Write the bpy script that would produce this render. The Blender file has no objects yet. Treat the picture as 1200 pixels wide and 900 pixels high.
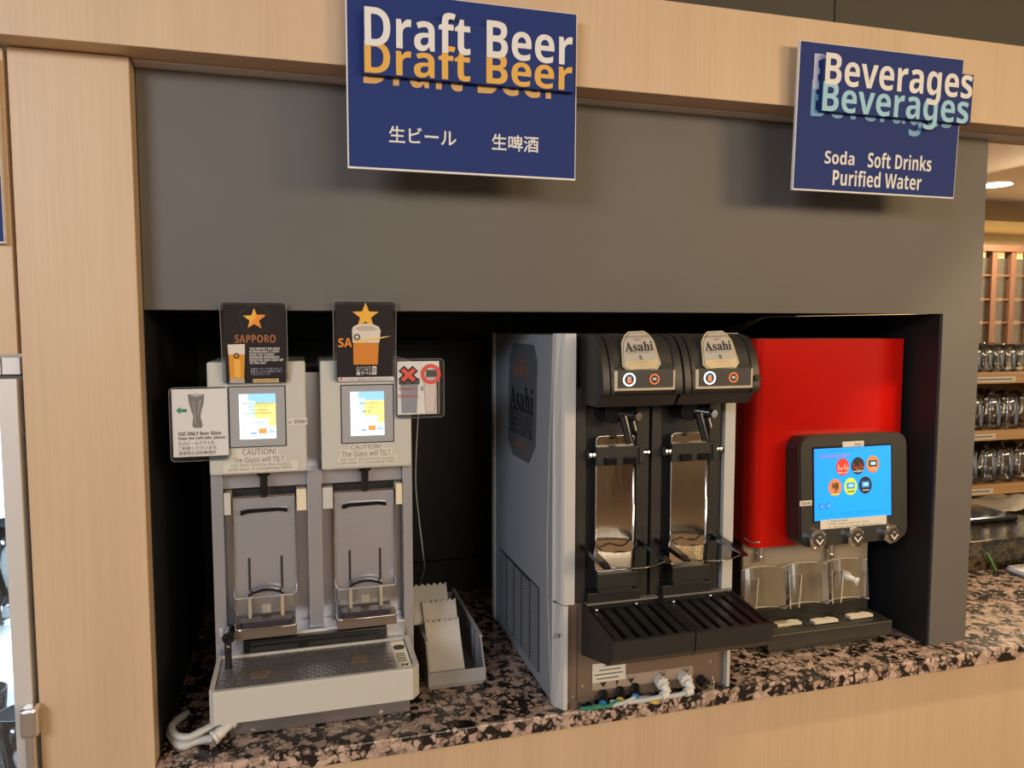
import bpy, bmesh, math, random
from mathutils import Vector, Matrix
random.seed(7)
PI = math.pi
S = bpy.context.scene
C = S.collection

# ------------------------------------------------------------------ camera
F_PX, YAW, PITCH, EYE = 885.0, math.radians(15.75), math.radians(4.42), Vector((0, 0, 1.55))
FW = Vector((math.sin(YAW)*math.cos(PITCH), math.cos(YAW)*math.cos(PITCH), -math.sin(PITCH)))
RT = Vector((math.cos(YAW), -math.sin(YAW), 0))
UP = RT.cross(FW)
cam_data = bpy.data.cameras.new('camera')
cam = bpy.data.objects.new('camera', cam_data)
C.objects.link(cam)
cam_data.sensor_fit = 'HORIZONTAL'
cam_data.sensor_width = 36.0
cam_data.lens = F_PX/1200*36.0
cam_data.clip_start = 0.02
cam.matrix_world = Matrix(((RT.x, UP.x, -FW.x, EYE.x), (RT.y, UP.y, -FW.y, EYE.y), (RT.z, UP.z, -FW.z, EYE.z), (0, 0, 0, 1)))
S.camera = cam

# ------------------------------------------------------------------ world, lights, exposure
w = bpy.data.worlds.new('world')
S.world = w
w.use_nodes = True
w.node_tree.nodes['Background'].inputs[0].default_value = (0.95, 0.86, 0.76, 1)
w.node_tree.nodes['Background'].inputs[1].default_value = 0.42
S.view_settings.view_transform = 'Standard'
S.view_settings.look = 'None'
S.view_settings.exposure = 0.70
S.view_settings.gamma = 1.0
S.view_settings.use_curve_mapping = False
S.cycles.use_denoising = True
S.cycles.max_bounces = 8
S.cycles.transparent_max_bounces = 16
S.cycles.caustics_reflective = False
S.cycles.caustics_refractive = False


def lamp(name, loc, aim, power, col, sx, sy, kind='AREA', spread=None):
    d = bpy.data.lights.new(name, kind)
    d.energy = power
    d.color = col
    if kind == 'AREA':
        d.shape = 'RECTANGLE'
        d.size = sx
        d.size_y = sy
        if spread:
            d.spread = spread
    else:
        d.shadow_soft_size = sx
        if kind == 'SPOT':
            d.spot_size = sy
            d.spot_blend = 0.2
    o = bpy.data.objects.new(name, d)
    C.objects.link(o)
    o.location = loc
    o.rotation_euler = (Vector(aim)-Vector(loc)).to_track_quat('-Z', 'Y').to_euler()
    return o


lamp('dining_room_ceiling_light', (1.4, -2.6, 2.62), (0.7, 1.3, 1.3), 56, (1.0, 0.86, 0.68), 2.4, 1.2)
lamp('right_ceiling_light', (3.4, -1.9, 2.62), (1.0, 1.3, 1.4), 68, (1.0, 0.70, 0.31), 1.0, 1.0)
lamp('left_ceiling_light', (-1.8, -1.4, 2.62), (0.1, 1.4, 1.2), 60, (0.80, 0.88, 1.0), 1.2, 0.9)
lamp('counter_downlight', (1.55, 0.72, 2.62), (1.48, 1.27, 0.45), 52, (1.0, 0.78, 0.52), 0.05, math.radians(40), 'SPOT')
lamp('back_room_downlight', (3.3, 2.6, 2.2), (3.0, 2.6, 0.9), 30, (1.0, 0.80, 0.52), 0.5, 0.3)
lamp('added_lattice_fill', (4.1, 3.5, 2.08), (4.1, 3.55, 1.0), 16, (1.0, 0.86, 0.62), 1.6, 0.2)  # fill lamp added behind the lattice to brighten its panes

# ------------------------------------------------------------------ pixel -> point (distance comes from a known plane)


def ray(px, py):
    return FW + RT*((px-600)/F_PX) - UP*((py-450)/F_PX)


def at_y(px, py, Y):
    d = ray(px, py)
    return EYE + d*((Y-EYE.y)/d.y)


def at_x(px, py, X):
    d = ray(px, py)
    return EYE + d*((X-EYE.x)/d.x)


def at_z(px, py, Z):
    d = ray(px, py)
    return EYE + d*((Z-EYE.z)/d.z)


def rect_y(x0, y0, x1, y1, Y):
    """world X0, X1, Z0, Z1 of a photo rectangle lying on the plane Y"""
    xm, ym = (x0+x1)/2, (y0+y1)/2
    return at_y(x0, ym, Y).x, at_y(x1, ym, Y).x, at_y(xm, y1, Y).z, at_y(xm, y0, Y).z


def c1(x, y): return 180+x/3.0, 330+y/3.0


# ------------------------------------------------------------------ materials
MATS = {}


def mat(name, col, rough=0.5, metal=0.0, emit=0.0, noise=0.0, nscale=20.0, stretch=None, bump=0.0, spec=0.5, coat=0.0):
    if name in MATS:
        return MATS[name]
    m = bpy.data.materials.new(name)
    m.use_nodes = True
    nt = m.node_tree
    b = nt.nodes['Principled BSDF']
    b.inputs['Base Color'].default_value = (*col, 1)
    b.inputs['Roughness'].default_value = rough
    b.inputs['Metallic'].default_value = metal
    b.inputs['Specular IOR Level'].default_value = spec
    b.inputs['Coat Weight'].default_value = coat
    if emit:
        b.inputs['Emission Color'].default_value = (*col, 1)
        b.inputs['Emission Strength'].default_value = emit
    if noise or bump:
        tc = nt.nodes.new('ShaderNodeTexCoord')
        mp = nt.nodes.new('ShaderNodeMapping')
        nz = nt.nodes.new('ShaderNodeTexNoise')
        nz.inputs['Scale'].default_value = nscale
        nz.inputs['Detail'].default_value = 5
        if stretch:
            mp.inputs['Scale'].default_value = stretch
        nt.links.new(tc.outputs['Object'], mp.inputs[0])
        nt.links.new(mp.outputs[0], nz.inputs['Vector'])
        if noise:
            rp = nt.nodes.new('ShaderNodeValToRGB')
            rp.color_ramp.elements[0].position = 0.3
            rp.color_ramp.elements[1].position = 0.7
            rp.color_ramp.elements[0].color = (*[c*(1-noise) for c in col], 1)
            rp.color_ramp.elements[1].color = (*[min(1, c*(1+noise)) for c in col], 1)
            nt.links.new(nz.outputs['Fac'], rp.inputs[0])
            nt.links.new(rp.outputs[0], b.inputs['Base Color'])
        if bump:
            bp = nt.nodes.new('ShaderNodeBump')
            bp.inputs['Strength'].default_value = bump
            bp.inputs['Distance'].default_value = 0.002
            nt.links.new(nz.outputs['Fac'], bp.inputs['Height'])
            nt.links.new(bp.outputs[0], b.inputs['Normal'])
    MATS[name] = m
    return m


def clear_mat(name, col, gloss=0.12, rough=0.05):
    """thin clear plastic or glass: see-through with a sheen"""
    m = bpy.data.materials.new(name)
    m.use_nodes = True
    nt = m.node_tree
    nt.nodes.remove(nt.nodes['Principled BSDF'])
    out = nt.nodes['Material Output']
    tr = nt.nodes.new('ShaderNodeBsdfTransparent')
    tr.inputs[0].default_value = (*col, 1)
    gl = nt.nodes.new('ShaderNodeBsdfGlossy')
    gl.inputs['Roughness'].default_value = rough
    fr = nt.nodes.new('ShaderNodeFresnel')
    fr.inputs[0].default_value = 1.45
    ad = nt.nodes.new('ShaderNodeMath')
    ad.operation = 'ADD'
    ad.inputs[1].default_value = gloss
    ad.use_clamp = True
    mx = nt.nodes.new('ShaderNodeMixShader')
    nt.links.new(fr.outputs[0], ad.inputs[0])
    nt.links.new(ad.outputs[0], mx.inputs[0])
    nt.links.new(tr.outputs[0], mx.inputs[1])
    nt.links.new(gl.outputs[0], mx.inputs[2])
    nt.links.new(mx.outputs[0], out.inputs[0])
    MATS[name] = m
    return m


def wood_mat(name, c0, c1_, rough=0.45, sc=(60, 60, 1.2)):
    m = bpy.data.materials.new(name)
    m.use_nodes = True
    nt = m.node_tree
    b = nt.nodes['Principled BSDF']
    b.inputs['Roughness'].default_value = rough
    tc = nt.nodes.new('ShaderNodeTexCoord')
    mp = nt.nodes.new('ShaderNodeMapping')
    mp.inputs['Scale'].default_value = sc
    nz = nt.nodes.new('ShaderNodeTexNoise')
    nz.inputs['Scale'].default_value = 3.0
    nz.inputs['Detail'].default_value = 6
    nz.inputs['Roughness'].default_value = 0.65
    nz.inputs['Distortion'].default_value = 0.25
    mp2 = nt.nodes.new('ShaderNodeMapping')
    mp2.inputs['Scale'].default_value = (sc[0]*0.1, sc[1]*0.1, sc[2]*0.5)
    n2 = nt.nodes.new('ShaderNodeTexNoise')
    n2.inputs['Scale'].default_value = 2.0
    mix = nt.nodes.new('ShaderNodeMath')
    mix.operation = 'MULTIPLY_ADD'
    mix.inputs[1].default_value = 0.6
    rp = nt.nodes.new('ShaderNodeValToRGB')
    rp.color_ramp.elements[0].position = 0.42
    rp.color_ramp.elements[1].position = 0.85
    rp.color_ramp.elements[0].color = (*c0, 1)
    rp.color_ramp.elements[1].color = (*c1_, 1)
    m2 = nt.nodes.new('ShaderNodeMath')
    m2.operation = 'MULTIPLY'
    m2.inputs[1].default_value = 0.55
    nt.links.new(tc.outputs['Object'], mp.inputs[0])
    nt.links.new(tc.outputs['Object'], mp2.inputs[0])
    nt.links.new(mp.outputs[0], nz.inputs['Vector'])
    nt.links.new(mp2.outputs[0], n2.inputs['Vector'])
    nt.links.new(n2.outputs['Fac'], m2.inputs[0])
    nt.links.new(nz.outputs['Fac'], mix.inputs[0])
    nt.links.new(m2.outputs[0], mix.inputs[2])
    nt.links.new(mix.outputs[0], rp.inputs[0])
    nt.links.new(rp.outputs[0], b.inputs['Base Color'])
    MATS[name] = m
    return m


def granite_mat(name, light, mid, dark, scale=78.0, rough=0.16):
    m = bpy.data.materials.new(name)
    m.use_nodes = True
    nt = m.node_tree
    L = nt.links.new
    b = nt.nodes['Principled BSDF']
    b.inputs['Roughness'].default_value = rough
    tc = nt.nodes.new('ShaderNodeTexCoord')
    nz = nt.nodes.new('ShaderNodeTexNoise')
    nz.inputs['Scale'].default_value = 120
    nz.inputs['Detail'].default_value = 3
    sc = nt.nodes.new('ShaderNodeVectorMath')
    sc.operation = 'SCALE'
    sc.inputs['Scale'].default_value = 0.013
    ad = nt.nodes.new('ShaderNodeVectorMath')
    vo = nt.nodes.new('ShaderNodeTexVoronoi')
    vo.feature = 'DISTANCE_TO_EDGE'
    vo.inputs['Scale'].default_value = scale
    vc = nt.nodes.new('ShaderNodeTexVoronoi')
    vc.inputs['Scale'].default_value = scale
    L(tc.outputs['Object'], nz.inputs['Vector'])
    L(nz.outputs['Color'], sc.inputs[0])
    L(tc.outputs['Object'], ad.inputs[0])
    L(sc.outputs[0], ad.inputs[1])
    L(ad.outputs[0], vo.inputs['Vector'])
    L(ad.outputs[0], vc.inputs['Vector'])
    # grain colour differs cell by cell, veins and some whole cells are black
    rp = nt.nodes.new('ShaderNodeValToRGB')
    rp.color_ramp.elements[0].position = 0.10
    rp.color_ramp.elements[0].color = (*dark, 1)
    rp.color_ramp.elements[1].position = 0.2
    rp.color_ramp.elements[1].color = (*mid, 1)
    e = rp.color_ramp.elements.new(0.8)
    e.color = (*light, 1)
    sep = nt.nodes.new('ShaderNodeSeparateColor')
    L(vc.outputs['Color'], sep.inputs[0])
    L(sep.outputs[0], rp.inputs[0])
    big = nt.nodes.new('ShaderNodeTexNoise')
    big.inputs['Scale'].default_value = 38
    big.inputs['Detail'].default_value = 4
    L(tc.outputs['Object'], big.inputs['Vector'])
    vein = nt.nodes.new('ShaderNodeMath')
    vein.operation = 'MULTIPLY_ADD'
    vein.inputs[1].default_value = 1.5
    vein.inputs[2].default_value = -0.76
    L(big.outputs['Fac'], vein.inputs[0])
    lt = nt.nodes.new('ShaderNodeMath')
    lt.operation = 'SUBTRACT'
    L(vo.outputs['Distance'], lt.inputs[0])
    L(vein.outputs[0], lt.inputs[1])
    mr = nt.nodes.new('ShaderNodeMapRange')
    mr.inputs[1].default_value = 0.0
    mr.inputs[2].default_value = 0.22
    L(lt.outputs[0], mr.inputs[0])
    fine = nt.nodes.new('ShaderNodeTexNoise')
    fine.inputs['Scale'].default_value = 420
    L(tc.outputs['Object'], fine.inputs['Vector'])
    mul = nt.nodes.new('ShaderNodeMix')
    mul.data_type = 'RGBA'
    mul.inputs['A'].default_value = (*dark, 1)
    L(mr.outputs[0], mul.inputs['Factor'])
    L(rp.outputs[0], mul.inputs['B'])
    hs = nt.nodes.new('ShaderNodeHueSaturation')
    mr2 = nt.nodes.new('ShaderNodeMapRange')
    mr2.inputs[1].default_value = 0.3
    mr2.inputs[2].default_value = 0.7
    mr2.inputs[3].default_value = 0.65
    mr2.inputs[4].default_value = 1.35
    L(fine.outputs['Fac'], mr2.inputs[0])
    L(mr2.outputs[0], hs.inputs['Value'])
    L(mul.outputs['Result'], hs.inputs['Color'])
    L(hs.outputs[0], b.inputs['Base Color'])
    MATS[name] = m
    return m


wood = wood_mat('pale oak veneer', (0.51, 0.355, 0.222), (0.61, 0.435, 0.28))
wood_dark = wood_mat('warm shelf wood', (0.42, 0.23, 0.09), (0.55, 0.33, 0.15), sc=(1.5, 60, 60))
lattice_wood = wood_mat('brown lattice wood', (0.10, 0.045, 0.025), (0.15, 0.07, 0.04))
granite = granite_mat('pink brown granite', (0.52, 0.375, 0.30), (0.34, 0.235, 0.18), (0.012, 0.010, 0.009))
granite2 = granite_mat('dark olive granite', (0.085, 0.06, 0.028), (0.05, 0.035, 0.016), (0.010, 0.009, 0.006), 95)
panel_grey = mat('warm grey panel', (0.108, 0.096, 0.086), 0.55, noise=0.05, nscale=6)
niche_black = mat('black recess lining', (0.010, 0.010, 0.011), 0.55)
upper_dark = mat('dark olive upper wall', (0.035, 0.029, 0.02), 0.6)
rail_m = mat('grey aluminium rail', (0.55, 0.50, 0.47), 0.45)
ceil_m = mat('cream ceiling', (0.62, 0.52, 0.42), 0.8)
wall_m = mat('beige wall', (0.50, 0.38, 0.22), 0.8)
floor_m = mat('brown carpet floor', (0.27, 0.20, 0.145), 0.9, noise=0.2, nscale=60)
steel = mat('brushed steel', (0.62, 0.645, 0.73), 0.32, 0.86, noise=0.02, nscale=8, stretch=(1, 1, 30))  # blue bias in the colour imitates cool light from the left
steel_d = mat('dull steel', (0.27, 0.25, 0.245), 0.34, 0.75, noise=0.06, nscale=6)
mirror = mat('polished steel', (0.72, 0.66, 0.58), 0.12, 1.0, bump=0.6, nscale=14, stretch=(1, 1, 0.18))
chrome = mat('chrome', (0.8, 0.8, 0.8), 0.1, 1.0)
ivory = mat('ivory plastic', (0.50, 0.485, 0.435), 0.4)
greywhite = mat('grey white plastic', (0.52, 0.50, 0.47), 0.4)
side_shaded = mat('white side panel in shade', (0.30, 0.31, 0.34), 0.42)  # shade put into the colour: white plastic darkened where little light falls
bezel_m = mat('grey screen bezel', (0.33, 0.33, 0.345), 0.35)
black = mat('black plastic', (0.014, 0.013, 0.012), 0.38)
blackg = mat('glossy black plastic', (0.010, 0.010, 0.011), 0.12)
charcoal = mat('charcoal plastic', (0.021, 0.0195, 0.018), 0.42)
ink = mat('black ink', (0.012, 0.012, 0.012), 0.6)
inkgrey = mat('grey ink', (0.10, 0.10, 0.10), 0.6)
paper = mat('white paper', (0.62, 0.60, 0.58), 0.6)
papersh = mat('cream tape', (0.60, 0.56, 0.48), 0.5)
white_ink = mat('white print', (0.68, 0.66, 0.63), 0.5)
sign_blue = mat('navy sign face', (0.018, 0.036, 0.160), 0.6, spec=0.15)
sign_edge = mat('white sign board edge', (0.70, 0.68, 0.66), 0.5)
gold_ink = mat('golden yellow print', (0.66, 0.36, 0.05), 0.5)
gold_dim = mat('tan print', (0.58, 0.33, 0.10), 0.5)
sky_ink = mat('light blue print', (0.26, 0.52, 0.66), 0.5)
sky_dim = mat('steel blue print', (0.12, 0.30, 0.50), 0.5)
lav_ink = mat('lavender print', (0.42, 0.44, 0.60), 0.5)
orange = mat('orange print', (0.75, 0.26, 0.04), 0.45)
amber = mat('amber beer print', (0.66, 0.28, 0.03), 0.45)
copper = mat('copper print', (0.35, 0.13, 0.06), 0.4)
foam_ink = mat('foam white print', (0.66, 0.60, 0.52), 0.5)
red_ink = mat('red print', (0.62, 0.07, 0.045), 0.45)
green_ink = mat('green print', (0.02, 0.22, 0.12), 0.5)
laminate = clear_mat('clear laminate', (0.80, 0.84, 0.88), 0.16, 0.12)
plastic = clear_mat('clear plastic', (0.92, 0.91, 0.88), 0.10, 0.08)
smoke = clear_mat('smoked clear plastic', (0.55, 0.53, 0.50), 0.10, 0.06)
glass = clear_mat('drinking glass', (0.97, 0.97, 0.95), 0.16, 0.06)
pane_m = clear_mat('window glass', (0.90, 0.95, 1.0), 0.06, 0.02)
red_m = mat('bright red enamel', (0.52, 0.006, 0.002), 0.2, spec=0.3)
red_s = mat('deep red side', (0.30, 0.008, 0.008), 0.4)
goldplate = mat('pale gold badge', (0.60, 0.52, 0.36), 0.32, 0.5)
silverplate = mat('grey badge', (0.42, 0.40, 0.37), 0.4, 0.3)
tan_steel = mat('brown tinted steel', (0.24, 0.175, 0.135), 0.42, 0.55)
rubber_grey = mat('translucent grey hose', (0.50, 0.50, 0.48), 0.35)
white_pl = mat('white fitting plastic', (0.66, 0.63, 0.58), 0.4)
bin_grey = mat('grey bin plastic', (0.30, 0.29, 0.30), 0.45)
packet_m = mat('white paper packet', (0.68, 0.64, 0.57), 0.7, bump=0.3, nscale=60)
sponge = mat('cream pad', (0.60, 0.53, 0.40), 0.85)
alu = mat('silver aluminium', (0.66, 0.62, 0.585), 0.4, 0.3)
e_white = mat('lit display white', (0.80, 0.93, 1.0), 0.4, emit=0.42)
e_blue = mat('lit display pale blue', (0.28, 0.60, 0.92), 0.4, emit=0.36)
e_yellow = mat('lit display yellow', (0.93, 0.80, 0.28), 0.4, emit=0.34)
e_orange = mat('lit display orange', (0.9, 0.22, 0.06), 0.4, emit=0.7)
e_teal = mat('lit display cyan', (0.55, 0.88, 0.95), 0.4, emit=0.42)
e_azure = mat('lit display azure', (0.002, 0.235, 0.80), 0.4, emit=0.62)
e_azured = mat('lit display deep blue', (0.01, 0.16, 0.52), 0.4, emit=0.6)
e_ring = mat('lit white ring', (0.75, 0.88, 1.0), 0.4, emit=1.0)
e_oring = mat('lit orange ring', (0.75, 0.16, 0.03), 0.4, emit=0.5)
e_red = mat('lit display red', (0.50, 0.03, 0.02), 0.4, emit=0.5)
e_black = mat('lit display black', (0.02, 0.022, 0.025), 0.4)
e_lime = mat('lit display lime', (0.45, 0.55, 0.05), 0.4, emit=0.4)
e_salm = mat('lit display salmon', (0.50, 0.17, 0.06), 0.4, emit=0.4)
e_lamp = mat('warm lamp glow', (1.0, 0.72, 0.30), 0.5, emit=3.0)
e_down = mat('downlight glow', (1.0, 0.93, 0.80), 0.5, emit=6.0)
cloth_m = mat('white cloth', (0.62, 0.55, 0.42), 0.9)
leaf_m = mat('green plastic stick', (0.10, 0.30, 0.05), 0.5)

# ------------------------------------------------------------------ mesh helpers (all in world coordinates)


def nb(): return bmesh.new()


def box(bm, x0, x1, y0, y1, z0, z1, bev=0.0, seg=2):
    t = bmesh.new()
    bmesh.ops.create_cube(t, size=1)
    for v in t.verts:
        v.co = Vector(((x0+x1)/2+v.co.x*(x1-x0), (y0+y1)/2+v.co.y*(y1-y0), (z0+z1)/2+v.co.z*(z1-z0)))
    if bev:
        bmesh.ops.bevel(t, geom=t.edges[:], offset=bev, segments=seg, affect='EDGES', profile=0.5)
    merge(bm, t)
    return bm


def merge(bm, t, M=None):
    mp = {}
    for v in t.verts:
        mp[v] = bm.verts.new(M @ v.co if M else v.co)
    for f in t.faces:
        try:
            bm.faces.new([mp[v] for v in f.verts])
        except ValueError:
            pass
    t.free()


def prism(bm, poly, axis, a, b, bev=0.0):
    """poly in the two remaining axes (xy for z, xz for y, yz for x), extruded from a to b"""
    t = bmesh.new()

    def P(p, s):
        return {'x': (s, p[0], p[1]), 'y': (p[0], s, p[1]), 'z': (p[0], p[1], s)}[axis]
    va = [t.verts.new(P(p, a)) for p in poly]
    vb = [t.verts.new(P(p, b)) for p in poly]
    t.faces.new(va)
    t.faces.new(vb[::-1])
    n = len(poly)
    for i in range(n):
        t.faces.new([va[i], vb[i], vb[(i+1) % n], va[(i+1) % n]])
    bmesh.ops.recalc_face_normals(t, faces=t.faces[:])
    if bev:
        bmesh.ops.bevel(t, geom=t.edges[:], offset=bev, segments=2, affect='EDGES')
    merge(bm, t)
    return bm


def rrect(x0, x1, z0, z1, r, n=5):
    pts = []
    for cx, cz, a in ((x1-r, z1-r, 0), (x0+r, z1-r, 90), (x0+r, z0+r, 180), (x1-r, z0+r, 270)):
        for i in range(n+1):
            t = math.radians(a+90*i/n)
            pts.append((cx+r*math.cos(t), cz+r*math.sin(t)))
    return pts


def disc(cx, cz, r, n=24, ry=None):
    return [(cx+r*math.cos(2*PI*i/n), cz+(ry or r)*math.sin(2*PI*i/n)) for i in range(n)]


def cyl(bm, p0, p1, r0, r1=None, n=16, cap=True):
    r1 = r0 if r1 is None else r1
    p0, p1 = Vector(p0), Vector(p1)
    q = (p1-p0).to_track_quat('Z', 'Y')
    a = [bm.verts.new(p0+q @ Vector((r0*math.cos(2*PI*i/n), r0*math.sin(2*PI*i/n), 0))) for i in range(n)]
    b = [bm.verts.new(p1+q @ Vector((r1*math.cos(2*PI*i/n), r1*math.sin(2*PI*i/n), 0))) for i in range(n)]
    for i in range(n):
        bm.faces.new([a[i], a[(i+1) % n], b[(i+1) % n], b[i]])
    if cap:
        bm.faces.new(a[::-1])
        bm.faces.new(b)
    return bm


def tube(bm, pts, r, n=10, sub=6):
    P = [Vector(p) for p in pts]
    if sub > 1 and len(P) > 2:      # Catmull-Rom
        Q = []
        for i in range(len(P)-1):
            p0, p1, p2, p3 = P[max(i-1, 0)], P[i], P[i+1], P[min(i+2, len(P)-1)]
            for k in range(sub):
                t = k/sub
                Q.append(0.5*((2*p1)+(-p0+p2)*t+(2*p0-5*p1+4*p2-p3)*t*t+(-p0+3*p1-3*p2+p3)*t**3))
        Q.append(P[-1])
        P = Q
    rings = []
    for i, p in enumerate(P):
        d = (P[min(i+1, len(P)-1)]-P[max(i-1, 0)]).normalized()
        q = d.to_track_quat('Z', 'Y')
        rings.append([bm.verts.new(p+q @ Vector((r*math.cos(2*PI*k/n), r*math.sin(2*PI*k/n), 0))) for k in range(n)])
    for a, b in zip(rings, rings[1:]):
        best = min(range(n), key=lambda s: (a[0].co-b[s].co).length)
        for k in range(n):
            bm.faces.new([a[k], a[(k+1) % n], b[(best+k+1) % n], b[(best+k) % n]])
    bm.faces.new(rings[0][::-1])
    bm.faces.new(rings[-1])
    return bm


def lathe(bm, prof, c, n=20):
    rings = []
    for r, z in prof:
        rings.append([bm.verts.new((c[0]+r*math.cos(2*PI*k/n), c[1]+r*math.sin(2*PI*k/n), c[2]+z)) for k in range(n)])
    for a, b in zip(rings, rings[1:]):
        for k in range(n):
            bm.faces.new([a[k], a[(k+1) % n], b[(k+1) % n], b[k]])
    return bm


def ring(bm, cx, cz, r0, r1, y0, y1, n=28):
    """flat annulus facing -Y"""
    L = []
    for r, y in ((r0, y0), (r1, y0), (r1, y1), (r0, y1)):
        L.append([bm.verts.new((cx+r*math.cos(2*PI*k/n), y, cz+r*math.sin(2*PI*k/n))) for k in range(n)])
    for j in range(4):
        a, b = L[j], L[(j+1) % 4]
        for k in range(n):
            bm.faces.new([a[k], a[(k+1) % n], b[(k+1) % n], b[k]])
    return bm


def rootpos(o):
    p = Vector((0, 0, 0))
    while o is not None:
        p = p+Vector(o.location)
        o = o.parent
    return p


def obj(name, bm, m, parent=None, smooth=False, loc=None, M=None):
    if M is not None:
        bmesh.ops.transform(bm, matrix=M, verts=bm.verts[:])
    bmesh.ops.recalc_face_normals(bm, faces=bm.faces[:])
    base = Vector(loc) if loc is not None else (rootpos(parent) if parent else Vector((0, 0, 0)))
    if base.length:
        bmesh.ops.translate(bm, vec=-base, verts=bm.verts[:])
    me = bpy.data.meshes.new(name)
    bm.to_mesh(me)
    bm.free()
    me.materials.append(m)
    if smooth:
        for p in me.polygons:
            p.use_smooth = True
    o = bpy.data.objects.new(name, me)
    C.objects.link(o)
    if parent:
        o.parent = parent
    elif loc is not None:
        o.location = base
    return o


def auto_smooth(o, deg=35):
    me = o.data
    for p in me.polygons:
        p.use_smooth = True
    me.set_sharp_from_angle(angle=math.radians(deg))
    return o


def thing(name, loc, label, cat, group=None):
    o = bpy.data.objects.new(name, None)
    C.objects.link(o)
    o.location = loc
    o.empty_display_size = 0.05
    return tag(o, label, cat, group)


def tag(o, label, cat, group=None):
    o['label'] = label
    o['category'] = cat
    if group:
        o['group'] = group
    return o


def struct(name, bm, m, parent=None, loc=None):
    o = obj(name, bm, m, parent, loc=loc)
    if parent is None:
        o['kind'] = 'structure'
    return o


def pbox(name, m, parent, *a, bev=0.0, M=None):
    return obj(name, box(nb(), *a, bev=bev), m, parent, M=M)


def style(s, up, lo):
    return ''.join(chr(up+ord(c)-65) if 'A' <= c <= 'Z' else chr(lo+ord(c)-97) if 'a' <= c <= 'z' else c for c in s)


def BOLD(s): return style(s, 0x1D5D4, 0x1D5EE)      # bold sans
def SANS(s): return style(s, 0x1D5A0, 0x1D5BA)      # plain sans
def SERIF(s): return style(s, 0x1D400, 0x1D41A)     # bold serif
def SCRIPT(s): return style(s, 0x1D4D0, 0x1D4EA)    # bold script
def MONO(s): return style(s, 0x1D670, 0x1D68A)      # typewriter


def text(s, m, parent, u0, u1, v0, v1, Y=None, name='lettering', bold=0.0, M=None, res=2, depth=0.0, rot=0.0, split=None):
    """lettering fitted into u0..u1 (x), v0..v1 (z) on plane Y facing -Y; M moves it elsewhere"""
    cu = bpy.data.curves.new('t', 'FONT')
    cu.body = s
    cu.size = 1
    cu.offset = bold
    cu.resolution_u = res
    cu.extrude = depth
    cu.align_x = 'CENTER'
    o = bpy.data.objects.new('t', cu)
    C.objects.link(o)
    dg = bpy.context.evaluated_depsgraph_get()
    me = bpy.data.meshes.new_from_object(o.evaluated_get(dg))
    bpy.data.objects.remove(o)
    bpy.data.curves.remove(cu)
    if not me.vertices:
        return None
    xs = [v.co.x for v in me.vertices]
    ys = [v.co.y for v in me.vertices]
    x0, x1, y0, y1 = min(xs), max(xs), min(ys), max(ys)
    base = rootpos(parent) if parent else Vector((0, 0, 0))
    sx, sy = (u1-u0)/(x1-x0), (v1-v0)/max(1e-6, y1-y0)
    cx, cz = (u0+u1)/2, (v0+v1)/2
    for v in me.vertices:
        p = Vector((u0+(v.co.x-x0)*sx, (Y or 0)-v.co.z*sx, v0+(v.co.y-y0)*sy))
        if rot:
            dx, dz = p.x-cx, p.z-cz
            p.x, p.z = cx+dx*math.cos(rot)-dz*math.sin(rot), cz+dx*math.sin(rot)+dz*math.cos(rot)
        if M is not None:
            p = M @ p
        v.co = p-base
    me.materials.clear()
    me.materials.append(m)
    me.name = name
    if split:                                   # one object for each word
        xs = u0+(u1-u0)*split-base.x
        for side_ in (0, 1):
            t_ = bmesh.new()
            t_.from_mesh(me)
            bmesh.ops.delete(t_, geom=[v for v in t_.verts if (v.co.x > xs) == (side_ == 0)], context='VERTS')
            m2 = bpy.data.meshes.new(name)
            t_.to_mesh(m2)
            t_.free()
            m2.materials.append(m)
            o = bpy.data.objects.new(name, m2)
            C.objects.link(o)
            o.parent = parent
        return o
    o = bpy.data.objects.new(name, me)
    C.objects.link(o)
    o.parent = parent
    return o


def flat(name, m, parent, poly, Y, M=None, t=0.0004):
    """thin printed piece: polygon in X-Z, front face at Y"""
    return obj(name, prism(nb(), poly, 'y', Y, Y+t), m, parent, M=M)


def q(x0, x1, z0, z1): return [(x0, z0), (x1, z0), (x1, z1), (x0, z1)]


def star_poly(cx, cz, r, k=0.42):
    return [(cx+(r if i % 2 == 0 else r*k)*math.sin(PI*i/5), cz+(r if i % 2 == 0 else r*k)*math.cos(PI*i/5)) for i in range(10)]


# ================================================================== STRUCTURE
COUNTER = 0.85
PANEL_Y = 1.30
struct('floor', box(nb(), -3.2, 6.0, -4.2, 5.0, -0.05, 0), floor_m)
struct('ceiling', box(nb(), -3.2, 6.0, -4.2, 1.28, 2.68, 2.74), mat('room ceiling', (0.55, 0.47, 0.38), 0.8))
struct('wall_back', box(nb(), -3.2, 6.0, -4.26, -4.2, 0, 2.68), mat('room wall', (0.50, 0.41, 0.31), 0.8))

bm = nb()
for x in (-2.6, -0.9, 0.55, 1.5, 2.9, 4.4):
    box(bm, x, x+0.32, -4.2, -3.95, 0.0, 2.68)
struct('reflection_posts', bm, lattice_wood)  # unseen posts, added to streak the reflections in the steel
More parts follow.
